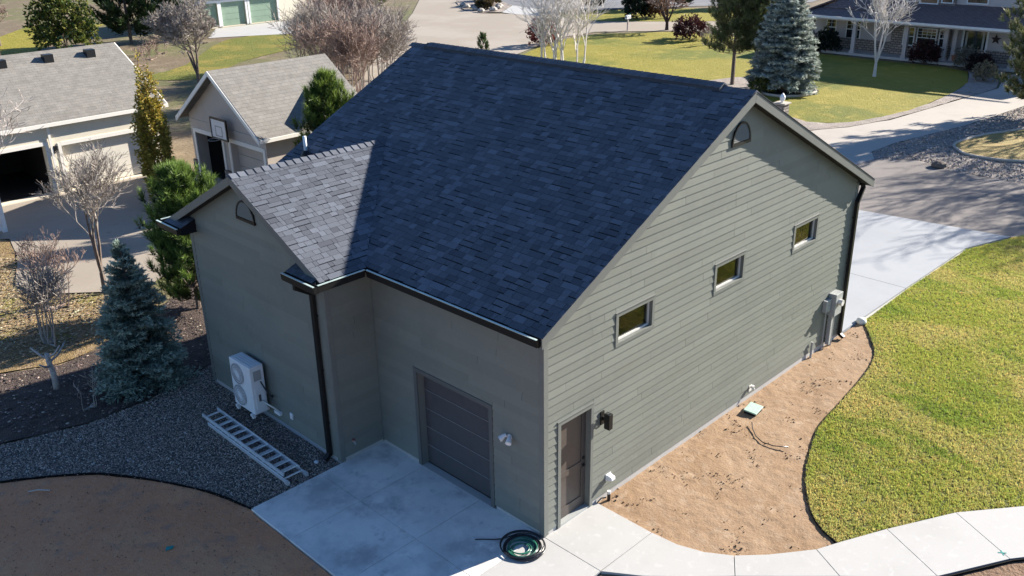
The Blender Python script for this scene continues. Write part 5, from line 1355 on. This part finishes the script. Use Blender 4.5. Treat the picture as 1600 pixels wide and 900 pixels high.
# green-doored garage far behind
D = empty('far_garage', (40, 77.5, 0), 'distant garage with pale green doors and white trim', 'garage')
PD = Placed(D); FD = PD(lambda u, o, z: (u, 77.5-o, z))
hd = [(34.0, 36.2, 0, 2.3), (36.6, 39.3, 0, 2.3), (39.8, 43.0, 0, 2.3)]
wall_skin(FD, 33, 48, lambda u: 3.4, [], hd, .3).build('wall', M['tan_wall'], D)
for h in hd:
    m = MB(); fbox(FD, h[0]-.2, h[0], 0, .05, 0, h[3]+.2, m); fbox(FD, h[1], h[1]+.2, 0, .05, 0, h[3]+.2, m); fbox(FD, h[0], h[1], 0, .051, h[3], h[3]+.22, m); m.build('door_trim', M['white'], D)
    sectional(D, FD, h[0], h[1], .02, h[3], M['green_door'], out=-.15)
sub(MB().hexa([(32.4, 76.8, 3.3), (48.6, 76.8, 3.3), (48.6, 81.5, 5.6), (32.4, 81.5, 5.6), (32.4, 76.8, 3.45), (48.6, 76.8, 3.45), (48.6, 81.5, 5.75), (32.4, 81.5, 5.75)]).hexa([(32.4, 81.51, 5.6), (48.6, 81.51, 5.6), (48.6, 86, 3.3), (32.4, 86, 3.3), (32.4, 81.51, 5.75), (48.6, 81.51, 5.75), (48.6, 86, 3.45), (32.4, 86, 3.45)]), D.location).build('roof', M['roof_grey'], D)
sub(MB().box((33, 77.8, 0), (33.1, 85, 3.4)).box((47.9, 77.8, 0), (48, 85, 3.4)), D.location).build('side_wall', M['tan_wall'], D)
# two-storey porch house
H = empty('porch_house', (60, 18, 0), 'two-storey mauve-grey house with mauve roof and columned porch', 'house')
PH = Placed(H); FH = PH(lambda u, o, z: (60.0-o, u, z)); FU = PH(lambda u, o, z: (61.6-o, u, z))
wall_skin(FH, 2, 26.2, lambda u: 2.75, [], []).build('wall', M['mauve_wall'], H)
fbox(FH, 2, 26.1, .001, .06, -.05, .95).build('stone_skirt', M['stone'], H)
fbox(FH, 15.3, 19.5, .001, .45, -.05, 2.55).build('stone_bay', M['stone'], H)
FHb = PH(lambda u, o, z: (59.545-o, u, z))
win(H, FH, 24.1, 24.95, .95, 2.35, (2, 2)); win(H, FH, 22.1, 23.3, .9, 2.32, (3, 2))
win(H, FHb, 17.75, 18.6, .85, 2.2, (2, 2)); win(H, FHb, 16.15, 17.6, .8, 2.2, (4, 3)); win(H, FHb, 15.45, 16.0, .9, 2.2, (2, 2))
m = MB(); fbox(FH, 12.75, 12.88, .0, .07, .3, 2.5, m); fbox(FH, 14.4, 14.53, 0, .07, .3, 2.5, m); fbox(FH, 12.88, 14.4, 0, .071, 2.37, 2.5, m); fbox(FH, 12.88, 14.4, 0, .071, .3, .36, m)
ef = m.build('entry_frame', M['white'], H)
fbox(FH, 12.88, 14.4, .001, .02, .36, 2.37).build('entry_door', M['dark_glass'], ef)
for u in (13.02, 14.16):
    fbox(FH, u, u+.13, .021, .03, .9, 2.1).build('sidelight', M['grey_metal'], ef)
fbox(PH(lambda u, o, z: (60.0-o, u, z)), 9, 24.2, .07, 1.9, -.05, .12).build('porch_floor', M['concrete'], H)
for (x, y) in ((58.3, 21.8), (58.4, 17.9), (58.9, 15.25), (59.3, 14.75), (58.4, 25.3), (58.4, 10.5)):
    o = sub(MB().box((x-.14, y-.14, 0), (x+.14, y+.14, 2.62)), H.location).build('porch_post', M['mauve_wall'], H, bevel=.01)
    sub(MB().box((x-.19, y-.19, .0), (x+.19, y+.19, .3)).box((x-.18, y-.18, 2.4), (x+.18, y+.18, 2.621)), H.location).build('post_trim', M['mauve_wall'], o)
rh = sub(MB().hexa([(57.7, 8, 2.62), (57.7, 26.6, 2.62), (61.6, 24.0, 3.6), (61.6, 8, 3.6), (57.7, 8, 2.74), (57.7, 26.6, 2.74), (61.6, 24.0, 3.75), (61.6, 8, 3.75)])
         .hexa([(57.75, 26.6, 2.62), (68, 26.6, 2.62), (66, 22.5, 4.6), (61.7, 22.5, 4.6), (57.75, 26.6, 2.74), (68, 26.6, 2.74), (66, 22.5, 4.73), (61.7, 22.5, 4.73)])
         .hexa([(59.2, 25.0, 3.1), (61.7, 22.5, 4.6), (66, 19.9, 4.6), (59.2, 19.9, 3.1), (59.2, 25.0, 3.2), (61.7, 22.5, 4.74), (66, 19.9, 4.74), (59.2, 19.9, 3.2)]), H.location).build('roof', M['roof_mauve'], H)
sub(MB().box((57.6, 8, 2.6), (57.69, 26.65, 2.76)), H.location).build('gutter', M['white'], H)
sub(MB().box((57.7, 8, 2.5), (58.9, 26.4, 2.6)), H.location).build('porch_beam', M['mauve_wall'], H)
wall_skin(FU, 4, 20, lambda u: 6.4, [], []).build('upper_wall', M['mauve_wall'], H)
sub(MB().poly([(61.6, 20, 3), (69, 20, 3), (69, 20, 6.4), (61.6, 20, 6.4)]), H.location).build('upper_side_wall', M['mauve_wall'], H)
sub(MB().poly([(60.0, 26.2, 0), (68, 26.2, 0), (68, 26.2, 2.7), (60.0, 26.2, 2.7)]), H.location).build('side_wall', M['mauve_wall'], H)
fbox(FU, 15.9, 19.6, .001, .25, 3.45, 6.2).build('upper_stone_bay', M['stone'], H)
FUb = PH(lambda u, o, z: (61.345-o, u, z))
win(H, FUb, 18.75, 19.4, 3.75, 5.2, (2, 2)); win(H, FUb, 17.1, 18.5, 3.68, 5.2, (4, 2)); win(H, FUb, 16.05, 16.9, 3.8, 5.2, (2, 2)); win(H, FU, 13.7, 15.2, 3.85, 5.2, None)
sub(MB().hexa([(60.9, 3.4, 6.25), (60.9, 20.6, 6.25), (65.3, 16.5, 8.6), (65.3, 7.5, 8.6), (60.9, 3.4, 6.4), (60.9, 20.6, 6.4), (65.3, 16.5, 8.75), (65.3, 7.5, 8.75)])
    .hexa([(60.9, 20.6, 6.25), (69.7, 20.6, 6.25), (65.31, 16.5, 8.6), (65.3, 16.5, 8.6), (60.9, 20.6, 6.4), (69.7, 20.6, 6.4), (65.31, 16.5, 8.75), (65.3, 16.5, 8.75)])
    .hexa([(69.7, 3.4, 6.25), (69.7, 20.6, 6.25), (65.31, 16.5, 8.6), (65.31, 7.5, 8.6), (69.7, 3.4, 6.4), (69.7, 20.6, 6.4), (65.31, 16.5, 8.75), (65.31, 7.5, 8.75)]), H.location).build('upper_roof', M['roof_mauve'], H)
m = MB()
pts = []
for i in range(10):
    a = math.pi/2+i*math.pi/5; r_ = .36 if i % 2 == 0 else .15
    pts.append(FH(12.25+r_*math.cos(a), .04, 1.75+r_*math.sin(a)))
star = empty('wall_star', (59.98, 12.25, 1.75), 'dark five-pointed metal star on the porch wall beside the door', 'star')
m.prism([tuple(Vector(p)+H.location-star.location) for p in pts], (-.04, 0, 0)); m.build('star_plate', M['bark_dark'], star)
pot = empty('flower_pot', (59.2, 14.6, .12), 'terracotta pot standing by the porch door', 'pot')
MB().lathe([(.13, 0), (.19, .34), (.21, .36), (.21, .42)], (0, 0, 0), n=14).build('pot', nmat('terracotta', (.40, .17, .10), rough=.8), pot)
# mailbox and lamp pillar
mb = empty('mailbox', (58.9, 43.8, 0), 'white mailbox on a wooden post at the street', 'mailbox')
MB().box((-.06, -.06, -.1), (.06, .06, 1.0)).build('post', M['bark_pale'], mb)
MB().box((-.3, -.12, 1.0), (.3, .12, 1.22)).lathe([(.12, -.3), (.12, .3)], (0, 0, 1.22), axis=0, n=14).build('box', M['white'], mb)
MB().box((.05, -.16, 1.25), (.08, -.13, 1.5)).build('flag', M['teal'], mb)
pl_ = empty('lamp_pillar', (34.9, 14.62, 0), 'short stone pillar topped by a small white lantern', 'pillar')
MB().box((-.28, -.28, -.1), (.28, .28, .92)).build('pillar', M['stone'], pl_)
MB().box((-.36, -.36, .92), (.36, .36, 1.0)).build('capstone', M['curb'], pl_, bevel=.02)
MB().lathe([(.07, 1.0), (.06, 1.06), (.13, 1.12), (.16, 1.3), (.08, 1.42), (.02, 1.5)], (0, 0, 0), n=10).build('lantern', M['white'], pl_)
